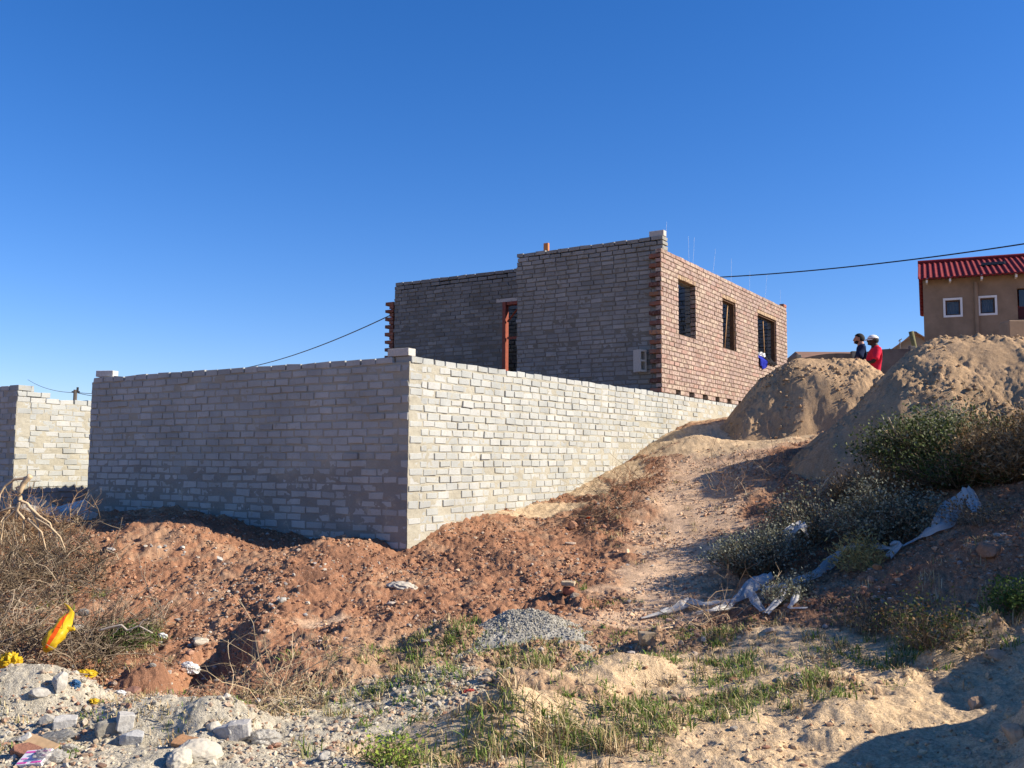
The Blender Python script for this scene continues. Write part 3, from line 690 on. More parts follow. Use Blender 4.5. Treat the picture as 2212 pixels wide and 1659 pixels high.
# red-roofed house
M_plas = simple('brown_plaster', (.26, .185, .125), .95, .1, .10, 3, .25, .01)
M_white = simple('white_paint', (.72, .71, .68), .7, .3, .04, 10, 0)
M_roof = simple('red_roof_tile', (.17, .012, .014), .75, .2, .2, 6, .15)
M_glass, t, b = mat('window_glass', .12, .6); b.inputs['Base Color'].default_value = (.03, .04, .05, 1)
YH = 27.0
hd = D(113.2); hn = np.cross(hd, [0, 0, 1.0]); hn = hn if hn[1] < 0 else -hn      # along the wall, and out towards the street
HP = at(1993, 605, YH); HP[2] = 0
def hpos(px, py, off=0): return on_plane(px, py, HP + hn * off, hn)
def hs(px, py): P = hpos(px, py); return float((P - HP) @ hd), float(P[2])
rh = thing('red_roof_house', 'brown plastered house with a shiny red tiled roof at the right edge', 'building', tuple(HP + np.array([0, 0, 2.8])))
zE = hs(1993, 606)[1]; HW = 7.5
ws = [hs(2037, 645), hs(2080, 684)], [hs(2112, 640), hs(2155, 680)]
wins = [(w_[0][0], w_[1][0], w_[1][1], w_[0][1]) for w_ in ws]
door = (hs(2197, 628)[0], hs(2197, 628)[0] + .9, hs(2200, 690)[1], hs(2197, 623)[1])
mb = MB(); ops = sorted([(a + .05, b_ - .05, c_ + .05, d_ - .05) for a, b_, c_, d_ in wins] + [door]); x = 0
zb = np.array([0, 0, 1.])
for (a, b_, c_, d_) in ops:
    mb.box(HP + hd * x + zb * 2.6, hd * (a - x), -hn * .2, zb * (zE - 2.6)); mb.box(HP + hd * a + zb * 2.6, hd * (b_ - a), -hn * .2, zb * (c_ - 2.6)); mb.box(HP + hd * a + zb * d_, hd * (b_ - a), -hn * .2, zb * (zE - d_)); x = b_
mb.box(HP + hd * x + zb * 2.6, hd * (HW - x), -hn * .2, zb * (zE - 2.6))
mb.box(HP - hn * .2 + zb * 2.6, hd * .2, -hn * 6, zb * (zE - 2.6)); mb.box(HP + hd * (HW - .2) - hn * .2 + zb * 2.6, hd * .2, -hn * 6, zb * (zE - 2.6)); mb.box(HP - hn * 6.2 + zb * 2.6, hd * HW, -hn * .2, zb * (zE - 2.6))
G = [HP + zb * zE - hn * .0, HP - hn * 6.4 + zb * zE, HP - hn * 3.2 + zb * (zE + .95)]
mb.add([g_ + hd * .0 for g_ in G] + [g_ + hd * .2 for g_ in G], [[0, 1, 4, 3], [1, 2, 5, 4], [2, 0, 3, 5]], [[0, 2, 1], [3, 4, 5]])
mb.build('wall', M_plas, rh)
for (a, b_, c_, d_) in wins:
    mb = MB(); o_ = HP + hn * .02
    for (p, q, r_, s_) in ((a, b_, c_, c_ + .055), (a, b_, d_ - .055, d_)): mb.box(o_ + hd * p + zb * r_, hd * (q - p), -hn * .1, zb * (s_ - r_))
    for (p, q) in ((a, a + .055), (b_ - .055, b_)): mb.box(o_ + hd * p + zb * (c_ + .0555), hd * (q - p), -hn * .1, zb * (d_ - c_ - .111))
    wf = mb.build('window', M_white, rh)
    mb = MB(); e = .06; g_ = HP - hn * .07
    for (p, q, r_, s_) in ((a + e, b_ - e, c_ + e, c_ + e + .03), (a + e, b_ - e, d_ - e - .03, d_ - e)): mb.box(g_ + hd * p + zb * r_, hd * (q - p), -hn * .03, zb * (s_ - r_))
    for (p, q) in ((a + e, a + e + .03), (b_ - e - .03, b_ - e)): mb.box(g_ + hd * p + zb * (c_ + e + .031), hd * (q - p), -hn * .03, zb * (d_ - c_ - 2 * e - .062))
    mb.build('frame', M_tim2, wf)
    mb = MB(); mb.box(HP - hn * .085 + hd * (a + .05) + zb * (c_ + .05), hd * (b_ - a - .1), -hn * .008, zb * (d_ - c_ - .1)); mb.build('pane', M_glass, wf)
M_cur = simple('net_curtain', (.30, .33, .36), .9, .1, .1, 10, 0)
M_gl2, t, b = mat('clear_glass', .05, .5)
tr = t.nodes.new('ShaderNodeBsdfTransparent'); mx = N(t, 'ShaderNodeMixShader'); mx.inputs[0].default_value = .6; t.links.new(b.outputs[0], mx.inputs[1]); t.links.new(tr.outputs[0], mx.inputs[2]); t.links.new(mx.outputs[0], t.nodes['Material Output'].inputs[0]); b.inputs['Base Color'].default_value = (.05, .08, .12, 1)
for o_ in [c for c in rh.children_recursive if c.name.startswith('pane')]: o_.data.materials[0] = M_gl2
for (a, b_, c_, d_) in wins:
    n = 40; V = []
    for i in range(n + 1):
        p_ = HP - hn * (.13 + .012 * math.sin(i * 1.1) + .008 * math.sin(i * 2.7)) + hd * (a + .04 + (b_ - a - .08) * i / n); V += [p_ + zb * (c_ + .04), p_ + zb * (d_ - .04)]
    mb = MB(); mb.add(V, [[2 * i, 2 * i + 2, 2 * i + 3, 2 * i + 1] for i in range(n)]); mb.build('curtain', M_cur, rh, True)
mb = MB(); a, b_, c_, d_ = door
mb.box(HP - hn * .1 + hd * (a + .001) + zb * c_, hd * (b_ - a - .002), -hn * .05, zb * (d_ - c_ - .5)); mb.build('door', simple('maroon_door', (.06, .012, .014), .5), rh)
mb = MB(); mb.box(HP - hn * .1 + hd * (a + .05) + zb * (d_ - .49), hd * (b_ - a - .1), -hn * .02, zb * .46); mb.build('door_pane', M_glass, rh)
# roof: rolled tiles as a corrugated sheet with stepped courses, both slopes
def rs(px, py, off): P = hpos(px, py, off); return float((P - HP) @ hd), float(P[2])
zRd = rs(1990, 571, -3.2)[1]; eo = .35
zEv = rs(1990, 604, eo)[1]
for sgn in (1, -1):
    n0 = eo if sgn == 1 else -6.4 - eo; n1_ = -3.2
    ns_, nr = int((HW + .5) / .02), 60
    V = []
    for j in range(nr + 1):
        f_ = j / nr; cour = 14; step = (f_ * cour) % 1.0
        for i in range(ns_ + 1):
            s_ = -.12 + i * .02; roll = .022 * max(0, math.sin(s_ / .15 * 2 * math.pi)) ** .8 + .008 * math.sin(s_ / .15 * 2 * math.pi)
            V.append(HP + hd * s_ + hn * (n0 + (n1_ - n0) * f_) + zb * (zEv + (zRd - zEv) * f_ + roll + .022 * (1 - step)))
    F = grid_faces(nr + 1, ns_ + 1)
    mb = MB(); mb.add(V, F if sgn == 1 else F[:, ::-1])
    rf = mb.build('roof', M_roof, rh)
    md = rf.modifiers.new('thick', 'SOLIDIFY'); md.thickness = .03; md.offset = -1
mb = MB(); mb.tube([HP + hd * -.13 - hn * 3.2 + zb * (zRd + .02), HP + hd * (HW + .35) - hn * 3.2 + zb * (zRd + .02)], .10, n=12); mb.build('ridge', M_roof, rh)
mb = MB(); n0 = hs(2120, 575); P = HP + hn * (-1.5) + hd * (hpos(2120, 580, -1.5) - HP).dot(hd); zz = zEv + (zRd - zEv) * ((eo + 1.5) / (eo + 3.2))
mb.box(P + zb * (zz + .04), hd * .62, -hn * .8, zb * .09 , bev=.01); mb.build('skylight', simple('dark_panel', (.02, .022, .025), .3, .5), rh)
for px in (1999, 2049, 2117, 2191, 2270):
    s_ = hs(px + 1, 612)[0]; mb = MB(); mb.box(HP + hd * s_ + zb * (zE - .12), hd * .05, hn * .30, zb * .13); mb.build('rafter_end', M_white, rh)
mb = MB(); mb.box(HP + zb * (zE - .001), hd * HW, hn * .30, zb * .02); mb.build('eaves_board', simple('brown_fascia', (.10, .06, .04)), rh)
s_ = hs(2109, 650)[0]; mb = MB(); mb.tube([HP + hd * s_ + hn * .06 + zb * 2.7, HP + hd * s_ + hn * .06 + zb * (zE - .15)], .05, n=10); mb.build('downpipe', M_plas, rh)
gp_ = MB(); P = at(2195, 690, 24); gp_.box(P + np.array([-.18, 0, -2]), (.5, 0, 0), (0, .5, 0), (0, 0, 1.98), bev=.02)
single('gate_pillar', 'brown plastered pillar at the right edge in front of the red-roofed house', 'pillar', gp_, M_plas)
# low houses beyond the fence
M_brn = simple('brown_roof', (.22, .13, .09), .8, .2, .1, 5, .2)
lh = thing('bungalow', 'low brown tiled roof showing just over the fence left of the two men', 'building', tuple(at(1780, 800, 33)))
A_, B_ = at(1733, 769, 33), at(1880, 762, 33); zt = at(1747, 751, 33)[2]
mb = MB(); e = (B_ - A_) * np.array([1, 1, 0]); A_[2] = zt - .35
mb.add([A_, A_ + e, A_ + e * .98 + np.array([0, 1.6, .4]), A_ + e * .10 + np.array([0, 1.6, .4]), A_ + e + np.array([0, 3.2, 0]), A_ + np.array([0, 3.2, 0])], [[0, 1, 2, 3], [3, 2, 4, 5]], [[0, 3, 5], [1, 4, 2]]); mb.build('roof', M_brn, lh)
mb = MB(); mb.box(A_ + np.array([.2, .3, -3]), e * .96, (0, 2.5, 0), (0, 0, 2.95)); mb.build('wall', M_plas, lh)
gh = thing('gabled_house', 'pale grey gable end of a house between the antenna mast and the brown house', 'building', tuple(at(1960, 800, 34)))
GL, GR, GT = at(1909, 762, 34), at(2050, 760, 34), at(1973, 722.5, 34)
GL[2] = GR[2] = (GL[2] + GR[2]) / 2 - .1
mb = MB(); dp = np.array([1.5, 6, 0]); B8 = [GL - zb * 3, GR - zb * 3, GR, GT, GL]
mb.add(B8 + [q + dp for q in B8], [[0, 1, 6, 5]], [[0, 2, 1], [0, 3, 2], [0, 4, 3]]); mb.build('wall', simple('pale_plaster', (.46, .45, .43), .9, .1, .05, 3, .1), gh)
mb = MB()
for (q, r_) in ((GL, GT), (GT, GR)):
    d_ = (r_ - q); o_ = q - d_ * .04 - np.array([0, .25, 0]) + zb * .01; mb.box(o_, d_ * 1.06, dp * 1.1, zb * .05)
mb.build('roof', M_brn, gh)
# ------------------------------------------------------------------ sand and gravel piles
def pile(name, label, cat, cx, cy, seg, top, slope, rad, m, colf, step, seed, rough=.06, round_=.5, ang=0, cut=None):
    X, Y = np.meshgrid(np.arange(cx - rad, cx + rad, step), np.arange(cy - rad, cy + rad, step))
    ex = math.cos(ang); ey = math.sin(ang); px = (X - cx) * ex + (Y - cy) * ey; py = -(X - cx) * ey + (Y - cy) * ex
    dx = np.maximum(np.abs(px) - seg, 0); dist = np.hypot(dx, py)
    wob = fbm(X * .8, Y * .8, 3, seed) * .35 * min(1, rad / 2)
    z = top - slope * (np.sqrt((dist + wob * .5 * sst(0, 1, dist)) ** 2 + round_ ** 2) - round_)
    th = np.arctan2(Y - cy, X - cx)
    k_ = rough / .085
    mk = sst(-.25, .25, fbm(X * 1.1 / min(1, rad / 2), Y * 1.1 / min(1, rad / 2), 3, seed + 20)); q_ = 1 / min(1, rad / 2)
    z = z + fbm(X * .9 * q_, Y * .9 * q_, 6, seed + 5, .50) * .09 * k_ + (np.abs(gn(X * 2.6 * q_, Y * 2.6 * q_, seed + 6)) - .2) * .03 * mk * k_
    z = z + (np.abs(gn(X * 7.5 * q_, Y * 7.5 * q_, seed + 7)) - .2) * .040 * mk * k_ + (np.abs(gn(X * 17 * q_, Y * 17 * q_, seed + 9)) - .2) * .035 * (.25 + mk) * k_
    z = z + clods(X * 11 * q_, Y * 11 * q_, seed + 34, .25) * .05 * mk * k_ + clods(X * 24 * q_, Y * 24 * q_, seed + 38, .5) * .032 * k_ * (.3 + .7 * mk)
    z = z - 0 * np.maximum(0, .25 - np.abs(gn(th * 6 + fbm(X * 1.5, Y * 1.5, 3, 3) * 1.1, dist * 1.2 / max(rad, .5), seed + 8))) * .22 * k_ * sst(.1 * rad, .35 * rad, dist)
    if cut is not None: z = cut(X, Y, z)
    g = low_z(X.ravel(), Y.ravel()).reshape(X.shape) - .12
    keep = z > g
    F = grid_faces(*X.shape); kf = keep.ravel()[F].any(1); F = F[kf]
    used = np.unique(F); mp = -np.ones(X.size, int); mp[used] = np.arange(len(used)); z = np.maximum(z, g - .05)
    V = np.stack([X.ravel(), Y.ravel(), z.ravel()], 1)[used]
    o = np_mesh(name, V, mp[F], m, None, colf(V[:, 0], V[:, 1]), True)
    PILES.append((X[0, 0], Y[0, 0], step, z, keep))
    return tag(o, label, cat)
def pile_z(x, y):
    z = np.full(len(x), -9.0)
    for (x0, y0, st, Z, K) in PILES:
        i = np.round((y - y0) / st).astype(int); j = np.round((x - x0) / st).astype(int)
        m = (i >= 0) & (i < Z.shape[0]) & (j >= 0) & (j < Z.shape[1]); k = np.nonzero(m)[0]; k = k[K[i[k], j[k]]]
        z[k] = np.maximum(z[k], Z[i[k], j[k]])
    return z
PILES = []
def top_z(x, y):
    z = gz(x, y)
    for (x0, y0, st, Z, K) in PILES:
        i = int(round((y - y0) / st)); j = int(round((x - x0) / st))
        if 0 <= i < Z.shape[0] and 0 <= j < Z.shape[1] and K[i, j]: z = max(z, Z[i, j])
    return z
def sandcol(x, y):
    n = fbm(x * 2, y * 2, 4, 301); n3 = fbm(x * 30, y * 30, 2, 302)
    c = np.array([.375, .255, .15]) * (1 + .22 * n[:, None]) * (1 + .2 * n3[:, None]); return c
def gravcol(x, y):
    n = fbm(x * 9, y * 9, 3, 311); return np.array([.33, .315, .275]) * (1 + .3 * n[:, None])
pile('sand_pile', 'smaller sand pile beside the brick house, with two men standing behind it', 'sand pile', 5.25, 16.2, .38, 3.40, 1.30, 2.8, M_soil, sandcol, .018, 400, .085, .65, ang=-.2)
pile('sand_pile', 'largest sand pile at the right, broad topped, rising behind the dark bushes', 'sand pile', 6.75, 12.3, 1.15, 3.22, 1.02, 4.0, M_soil, sandcol, .020, 500, .085, .55, ang=-.12)
P = gp(1140, 1372)
pile('gravel_pile', 'small pointed heap of grey crushed stone on the grass in the middle foreground', 'gravel pile', P[0], P[1] + .16, .10, P[2] + .135, .40, .55, M_soil, gravcol, .008, 600, .030, .05)

# ------------------------------------------------------------------ stones
ICO = []
def _ico(sub):
    bm = bmesh.new(); bmesh.ops.create_icosphere(bm, subdivisions=sub, radius=1); V = np.array([v.co[:] for v in bm.verts]); F = np.array([[v.index for v in f.verts] for f in bm.faces]); bm.free(); return V, F
I0, I1 = _ico(1), _ico(2)
def rock_mesh(r, seed, flat=.7, angular=.5):
    V, F = _ico(3); q = np.random.default_rng(seed); V = V.copy()
    for k in range(14):                   # chop flat facets
        n = q.normal(size=3); n /= np.linalg.norm(n); d = q.uniform(.38, .8); s = V @ n; m = s > d; V[m] -= np.outer((s[m] - d), n) * angular * 1.6
    V *= np.array([1, q.uniform(.65, .95), flat * q.uniform(.8, 1.1)]) * r
    for i in range(len(V)): V[i] *= 1 + .10 * mnoise.noise(Vector(V[i] / r * 2.5) + Vector((seed, 0, 0))) + .04 * mnoise.noise(Vector(V[i] / r * 8))
    return V, F
M_rock = vmat('stone', .95, .1, 45, .30, .6, .006)
def rock(px, py, r, col, label, cat='rock', seed=None, name='rock', group=None, flat=.7, rot=None, P=None):
    P = gp(px, py) if P is None else P
    seed = seed or int(px * 7 + py); V, F = rock_mesh(r, seed, flat)
    o = np_mesh(name, V, F, M_rock, None, np.broadcast_to(np.array(col), V.shape), False, origin=(0, 0, 0))
    o.location = (P[0], P[1], P[2] + r * flat * .35); o.rotation_euler = (0, 0, rot if rot is not None else (seed % 63) / 10)
    return tag(o, label, cat, group)
CONC = (.36, .35, .32)
rock(474, 1213, .055, CONC, 'angular grey stone standing on red earth left of centre', flat=1.0)
rock(608, 1300, .05, CONC, 'grey concrete lump in a cluster of rubble left of the grey cement bag', flat=.8)
rock(848, 1307, .055, (.42, .36, .30), 'smooth rounded grey stone just below the cement bag', flat=.6)
rock(712, 1312, .04, (.30, .17, .11), 'brown clod right of the rubble cluster on the red earth')
rock(990, 1235, .05, (.52, .38, .26), 'pale tan stone on the bright red slope right of the wall corner', flat=.6)
rock(1356, 1196, .05, (.50, .36, .25), 'tan angular stone at the left edge of the worn path', flat=.9)
rock(1238, 1140, .09, (.30, .16, .10), 'red-brown boulder half buried near the pale sand by the side wall', flat=.7)
rock(290, 1500, .075, (.26, .14, .10), 'dark reddish stone at the top of the orange bank in the gully')
rock(828, 1428, .045, (.24, .13, .08), 'dark brown stone left of the grass hummocks')
rock(395, 1185, .05, (.42, .40, .36), 'pale stone with gravel near the shadow edge of the front wall', flat=.6)
rock(920, 1385, .055, (.28, .25, .22), 'flat dark grey slab left of the crushed stone heap', flat=.3)
rock(497, 1362, .03, (.33, .15, .09), 'small brick-red fragment standing alone on the red earth', flat=1.0)
rock(575, 1365, .035, (.42, .33, .27), 'small rounded stone right of the brick-red fragment')
rock(430, 1390, .10, (.40, .36, .29), 'lumpy grey concrete boulder above the white bag', flat=.6)
rock(408, 1412, .05, (.38, .22, .15), 'rounded reddish cobble beside the white bag')
rock(553, 1445, .05, (.42, .24, .15), 'orange cobble on the bank right of the white bag', flat=.8)
rock(1305, 1140, .05, (.28, .15, .10), 'brown rock beside the half buried boulder', flat=.7)
rock(1090, 1420, .09, (.40, .28, .20), 'flat reddish slab lying in the grass under the crushed stone heap', flat=.25, rot=.1)
rock(240, 1190, .05, (.40, .38, .36), 'grey stone on the red mound beside the dry branches')
rock(170, 1370, .09, (.30, .28, .25), 'grey concrete chunk below the yellow bag', flat=.7)
rock(205, 1385, .075, (.32, .30, .27), 'pale concrete chunk right of the yellow bag', flat=.7)
rock(88, 1500, .065, (.36, .34, .30), 'tilted grey concrete chunk at the foot of the dry brush', flat=.6)
rock(130, 1490, .055, (.36, .34, .30), 'upright slim concrete shard at the foot of the dry brush', flat=1.5)
rock(110, 1562, .065, (.40, .37, .31), 'rounded pale concrete lump on the left rubble heap')
rock(55, 1600, .05, (.46, .44, .40), 'cobble-sized concrete lump low on the left rubble heap')
rock(465, 1575, .06, (.40, .37, .31), 'round grey clod at the right end of the rubble crest')
rock(705, 1640, .04, (.42, .39, .33), 'white stone on the grey soil at the bottom edge')
rock(560, 1520, .04, (.45, .42, .38), 'pale cobble in the dry twigs above the rubble heap')
rock(660, 1330, .03, (.42, .40, .36), 'small pale pebble cluster stone below the rubble')
rock(1232, 1176, .07, (.46, .36, .27), 'pale flat brick fragment on the red slope below the boulder', flat=.4, rot=.1)
rock(1445, 1345, .05, (.42, .27, .19), 'pinkish stone at the left end of the white netting', flat=.7)
rock(1470, 1352, .06, (.42, .27, .19), 'larger pinkish stone right below the end of the white netting', flat=.7)
rock(1505, 1345, .045, (.40, .25, .17), 'reddish stone under the dry twigs by the netting')
rock(1505, 1375, .03, (.38, .24, .17), 'small reddish stone right of the concrete block in the grass')
rock(1660, 1365, .045, (.42, .33, .26), 'pale stone in the grass right of the netting fragments')
rock(1895, 1228, .05, (.46, .20, .09), 'orange stone under the dry grass tuft by the netting')
rock(1880, 1255, .05, (.35, .20, .13), 'brown stone below the orange one on the shaded slope')
rock(2140, 1195, .13, (.26, .15, .095), 'large earthy lump half sunk in the right slope', flat=.5)
rock(1585, 1470, .04, (.40, .20, .12), 'flat orange stone on the sand right of the grass', flat=.35)
rock(2150, 1420, .07, (.42, .30, .20), 'lumpy clod on the crest of the sand bank at the right')
rock(1500, 1415, .03, (.45, .36, .28), 'tiny pale stone on the sand by the grass tufts')
rock(2110, 1530, .08, (.40, .27, .17), 'large clod on the shaded face of the right sand bank')
rock(2190, 1600, .09, (.44, .30, .19), 'sunlit clod low on the right sand bank')
# loose blocks and bricks
def lb(px, py, az_, label, **k):
    k['col'] = tuple(c * .78 for c in k['col']); k['ln'] = k.get('ln', .29) * .82; k['wd'] = k.get('wd', .14) * .82; k['h'] = k.get('h', .09) * .82
    P = gp(px, py); s = k.pop('sink', .01); return loose_brick(k.pop('name', 'brick'), label, (P[0], P[1], P[2] - s), az_, **k)
lb(1228, 1284, 95, 'broken red brick stub standing on red earth above the crushed stone heap', ln=.12, wd=.10, h=.075, col=(.36, .13, .08), sink=.0)
P = gp(1228, 1284); loose_brick('brick', 'mortar-coated half brick resting on top of the red brick stub', (P[0], P[1], P[2] + .078), 100, ln=.115, wd=.10, h=.035, col=(.42, .33, .22))
lb(1397, 1388, 80, 'brownish concrete block standing in the grass between the stone heap and the path', ln=.12, wd=.11, h=.105, col=(.40, .31, .21), sink=.015, cat='block', name='block')
lb(265, 1580, 60, 'pale grey concrete block standing upright on the crest of the rubble heap', ln=.10, wd=.09, h=.14, col=(.50, .48, .44), sink=.02, cat='block', name='block', tilt=(4, 8))
lb(232, 1577, 60, 'brownish concrete block left of the upright pale block on the rubble crest', ln=.14, wd=.09, h=.09, col=(.36, .33, .27), sink=.02, cat='block', name='block', tilt=(10, 0))
lb(283, 1602, 75, 'speckled grey cement brick tipped in front of the upright pale block', ln=.14, wd=.09, h=.07, col=(.45, .45, .44), sink=.0, tilt=(18, 8))
lb(140, 1568, 70, 'pale cement brick lying flat on the left rubble heap', ln=.14, wd=.09, h=.07, col=(.52, .50, .46), tilt=(5, 5))
lb(520, 1592, 85, 'stacked pale cement brick at the right end of the rubble crest', ln=.13, wd=.10, h=.12, col=(.46, .44, .41), tilt=(4, -5), sink=.02)
lb(495, 1590, 110, 'grey broken cement brick leaning at the right end of the rubble crest', ln=.12, wd=.09, h=.10, col=(.44, .43, .41), tilt=(10, -15), sink=.02)
lb(404, 1612, 110, 'orange-brown clay brick above the white sack', ln=.16, wd=.11, h=.05, col=(.45, .25, .13), tilt=(12, 5))
lb(60, 1640, 120, 'reddish clay brick in the rubbish at the bottom left corner', ln=.2, wd=.1, h=.06, col=(.40, .19, .12), tilt=(15, 5), sink=-.01)
# rubble in the gap between the two retaining walls
def slab(name, label, P, sz, col, rot): return loose_brick(name, label, P, rot[2], ln=sz[0], wd=sz[1], h=sz[2], col=col, tilt=rot[:2], cat='rubble', bev=.01)
for (px, py, Y, sz, rot, lab, cl) in ((104, 1108, 12.9, (.65, .40, .10), (30, 25, 60), 'large slab of broken concrete tilted against the pale left wall', (.42, .38, .30)), (140, 1108, 12.7, (.55, .30, .12), (20, -15, 95), 'pale broken slab lying over the other rubble in the wall gap', (.52, .50, .46)),
        (172, 1108, 12.8, (.35, .25, .12), (-10, 10, 120), 'small pale rubble block nearest the dark wall end', (.50, .48, .44)), (120, 1120, 12.4, (.4, .25, .14), (10, 35, 30), 'grey rubble block in front of the tilted slab', (.46, .45, .42)), (85, 1120, 12.5, (.5, .3, .1), (-25, 15, 80), 'rubble slab half hidden by the pale dead branch', (.40, .37, .32))):
    P = at(px, py, Y); P[2] = gz(P[0], P[1]) + .02; slab('concrete_slab', lab, P, sz, cl, rot)

# merged small stones, thousands of them
def stones(name, label, n, region, size, cols, seed, sub=0, cat='gravel', onpile=False):
    sub = 0
    q = np.random.default_rng(seed); P = region(q, n); n = len(P)
    V0, F0 = I0 if sub == 0 else I1
    s = size(q, n, P); sc = q.uniform(.6, 1.1, (n, 1, 3)) * s[:, None, None]; sc[:, :, 2] *= .75
    V = V0[None] * (1 + q.uniform(-.38, .30, (n, len(V0), 1))) * sc
    a = q.uniform(0, 6.28, n); c_, s_ = np.cos(a)[:, None], np.sin(a)[:, None]
    X = V[..., 0] * c_ - V[..., 1] * s_; Y = V[..., 0] * s_ + V[..., 1] * c_
    z = ground_z(P[:, 0], P[:, 1]) if not onpile else pile_z(P[:, 0], P[:, 1])
    V = np.stack([X + P[:, 0:1], Y + P[:, 1:2], V[..., 2] + (z + s * .15)[:, None]], -1)
    F = F0[None] + (np.arange(n) * len(V0))[:, None, None]
    cl = cols(q, P, n); cl = np.repeat(cl[:, None], len(V0), 1)
    o = np_mesh(name, V.reshape(-1, 3), F.reshape(-1, 3), M_rock, None, cl.reshape(-1, 3), False)
    return tag(o, label, cat, kind='stuff')
def wedge(q, n, y0=4.3, y1=17, amax=30):
    r = np.sqrt(q.uniform(0, 1, n)) ; r = np.exp(q.uniform(math.log(y0), math.log(y1), n)); a = np.radians(q.uniform(-amax, amax, n))
    x, y = r * np.sin(a), r * np.cos(a); k = in_plot(x, y) < .01
    P = np.stack([x[k], y[k]], 1); return P
def reg_red(q, n):
    P = wedge(q, n); sa, gr = soil(P[:, 0], P[:, 1]); cl = fbm(P[:, 0] * 1.4, P[:, 1] * 1.4, 3, 700)
    k = q.uniform(0, 1, len(P)) < (1 - .93 * sa) * sst(-.5, .4, cl); return P[k]
def size_red(q, n, P): return .0040 + .020 * q.uniform(0, 1, n) ** 6 + .003 * q.uniform(0, 1, n) + .0006 * P[:, 1]
def col_red(q, P, n):
    base = soil_colour(P[:, 0], P[:, 1]); pal = np.array([[.36, .22, .14], [.40, .30, .21], [.34, .32, .28], [.27, .14, .09], [.24, .12, .08], [.40, .25, .15]])
    c = pal[q.integers(0, len(pal), n)]; u_ = q.uniform(0, 1, (n, 1)) ** 1.2; return np.clip(base * (1 - u_) + c * u_, .02, .8) * q.uniform(.8, 1.15, (n, 1))
stones('gravel', 'loose red and pale gravel strewn over the bare earth slope', 90000, reg_red, size_red, col_red, 21)
def reg_grey(q, n):
    P = wedge(q, n, 4.2, 7.5); sa, gr = soil(P[:, 0], P[:, 1]); k = q.uniform(0, 1, len(P)) < gr * .9; return P[k]
stones('rubble_grit', 'grey cement crumbs and pebbles covering the foreground rubble', 7000, reg_grey, lambda q, n, P: .0025 + .022 * q.uniform(0, 1, n) ** 9 + .003 * q.uniform(0, 1, n), lambda q, P, n: np.array([[.38, .345, .27], [.42, .39, .33], [.34, .30, .23], [.45, .41, .33]])[q.integers(0, 4, n)] * q.uniform(.8, 1.15, (n, 1)), 22)
def clusters(spec):
    def f(q, n):
        out = []
        for (px, py, rx, ry, m_) in spec:
            P = gp(px, py); k = int(n * m_); out.append(np.stack([P[0] + q.normal(0, rx, k), P[1] + q.normal(0, ry, k)], 1))
        P = np.concatenate(out); return P[in_plot(P[:, 0], P[:, 1]) < .01]
    return f
stones('rubble_stones', 'clusters of grey broken stones and cement lumps scattered on the red earth', 420, clusters([(610, 1300, .16, .12, .08), (380, 1185, .18, .10, .06), (470, 1215, .12, .1, .04), (430, 1390, .2, .3, .08), (750, 1240, .35, .3, .05), (640, 1240, .3, .3, .05), (300, 1300, .4, .5, .10), (380, 1280, .3, .4, .06),
    (150, 1380, .25, .2, .10), (450, 1330, .4, .4, .05), (220, 1440, .3, .3, .06), (640, 1165, .5, .1, .04), (1380, 1240, .2, .5, .05), (1600, 1400, .5, .2, .06), (1900, 1280, .6, .5, .05), (2100, 1200, .3, .2, .05), (1330, 1310, .4, .2, .04)]),
    lambda q, n, P: q.uniform(.012, .038, n) * q.uniform(.4, 1, n), lambda q, P, n: np.array([[.36, .34, .30], [.34, .28, .22], [.33, .20, .14], [.38, .34, .28], [.28, .25, .23]])[q.integers(0, 5, n)] * q.uniform(.85, 1.15, (n, 1)), 23, sub=1)

def reg_pile(cx, cy, r, keep_noise=True):
    def f(q, n):
        P = np.stack([q.normal(cx, r * .55, n), q.normal(cy, r * .55, n)], 1); z = pile_z(P[:, 0], P[:, 1]); k = z > -5
        if keep_noise: k &= q.uniform(0, 1, n) < sst(-.2, .45, fbm(P[:, 0] * 1.3, P[:, 1] * 1.3, 3, 905))
        return P[k]
    return f
SC = lambda q, P, n: np.array([[.375, .26, .155], [.34, .235, .14], [.41, .295, .18], [.30, .20, .12]])[q.integers(0, 4, n)] * q.uniform(.9, 1.1, (n, 1))
SZ = lambda q, n, P: .007 + .035 * q.uniform(0, 1, n) ** 5
stones('sand_clods', 'crumbs and clods of sand lying over the smaller sand pile', 9000, reg_pile(5.2, 15.6, 1.9), SZ, SC, 24, onpile=True)
stones('sand_clods', 'crumbs and clods of sand lying over the largest sand pile', 12000, reg_pile(6.6, 11.8, 2.3), SZ, SC, 25, onpile=True)
stones('sand_crumbs', 'crumbs and clods of sand on the near bank and around it at the lower right', 900, clusters([(2150, 1450, .25, .15, .2), (2180, 1580, .3, .2, .2), (1950, 1450, .4, .1, .15), (2050, 1420, .3, .08, .15), (1800, 1530, .4, .2, .1), (1550, 1600, .5, .2, .1), (1700, 1450, .5, .2, .1)]), lambda q, n, P: .003 + .020 * q.uniform(0, 1, n) ** 5, lambda q, P, n: np.array([[.46, .33, .20], [.40, .28, .17], [.50, .37, .23], [.36, .24, .14]])[q.integers(0, 4, n)] * q.uniform(.9, 1.1, (n, 1)), 27)
P = gp(1140, 1372)
stones('crushed_stone', 'loose chips of grey crushed stone covering the small heap', 6000, reg_pile(P[0], P[1] + .1, .40, False), lambda q, n, P: .003 + .009 * q.uniform(0, 1, n) ** 2, lambda q, P, n: np.array([[.34, .315, .26], [.29, .27, .22], [.38, .355, .30], [.25, .235, .20]])[q.integers(0, 4, n)] * q.uniform(.85, 1.15, (n, 1)), 26, onpile=True)
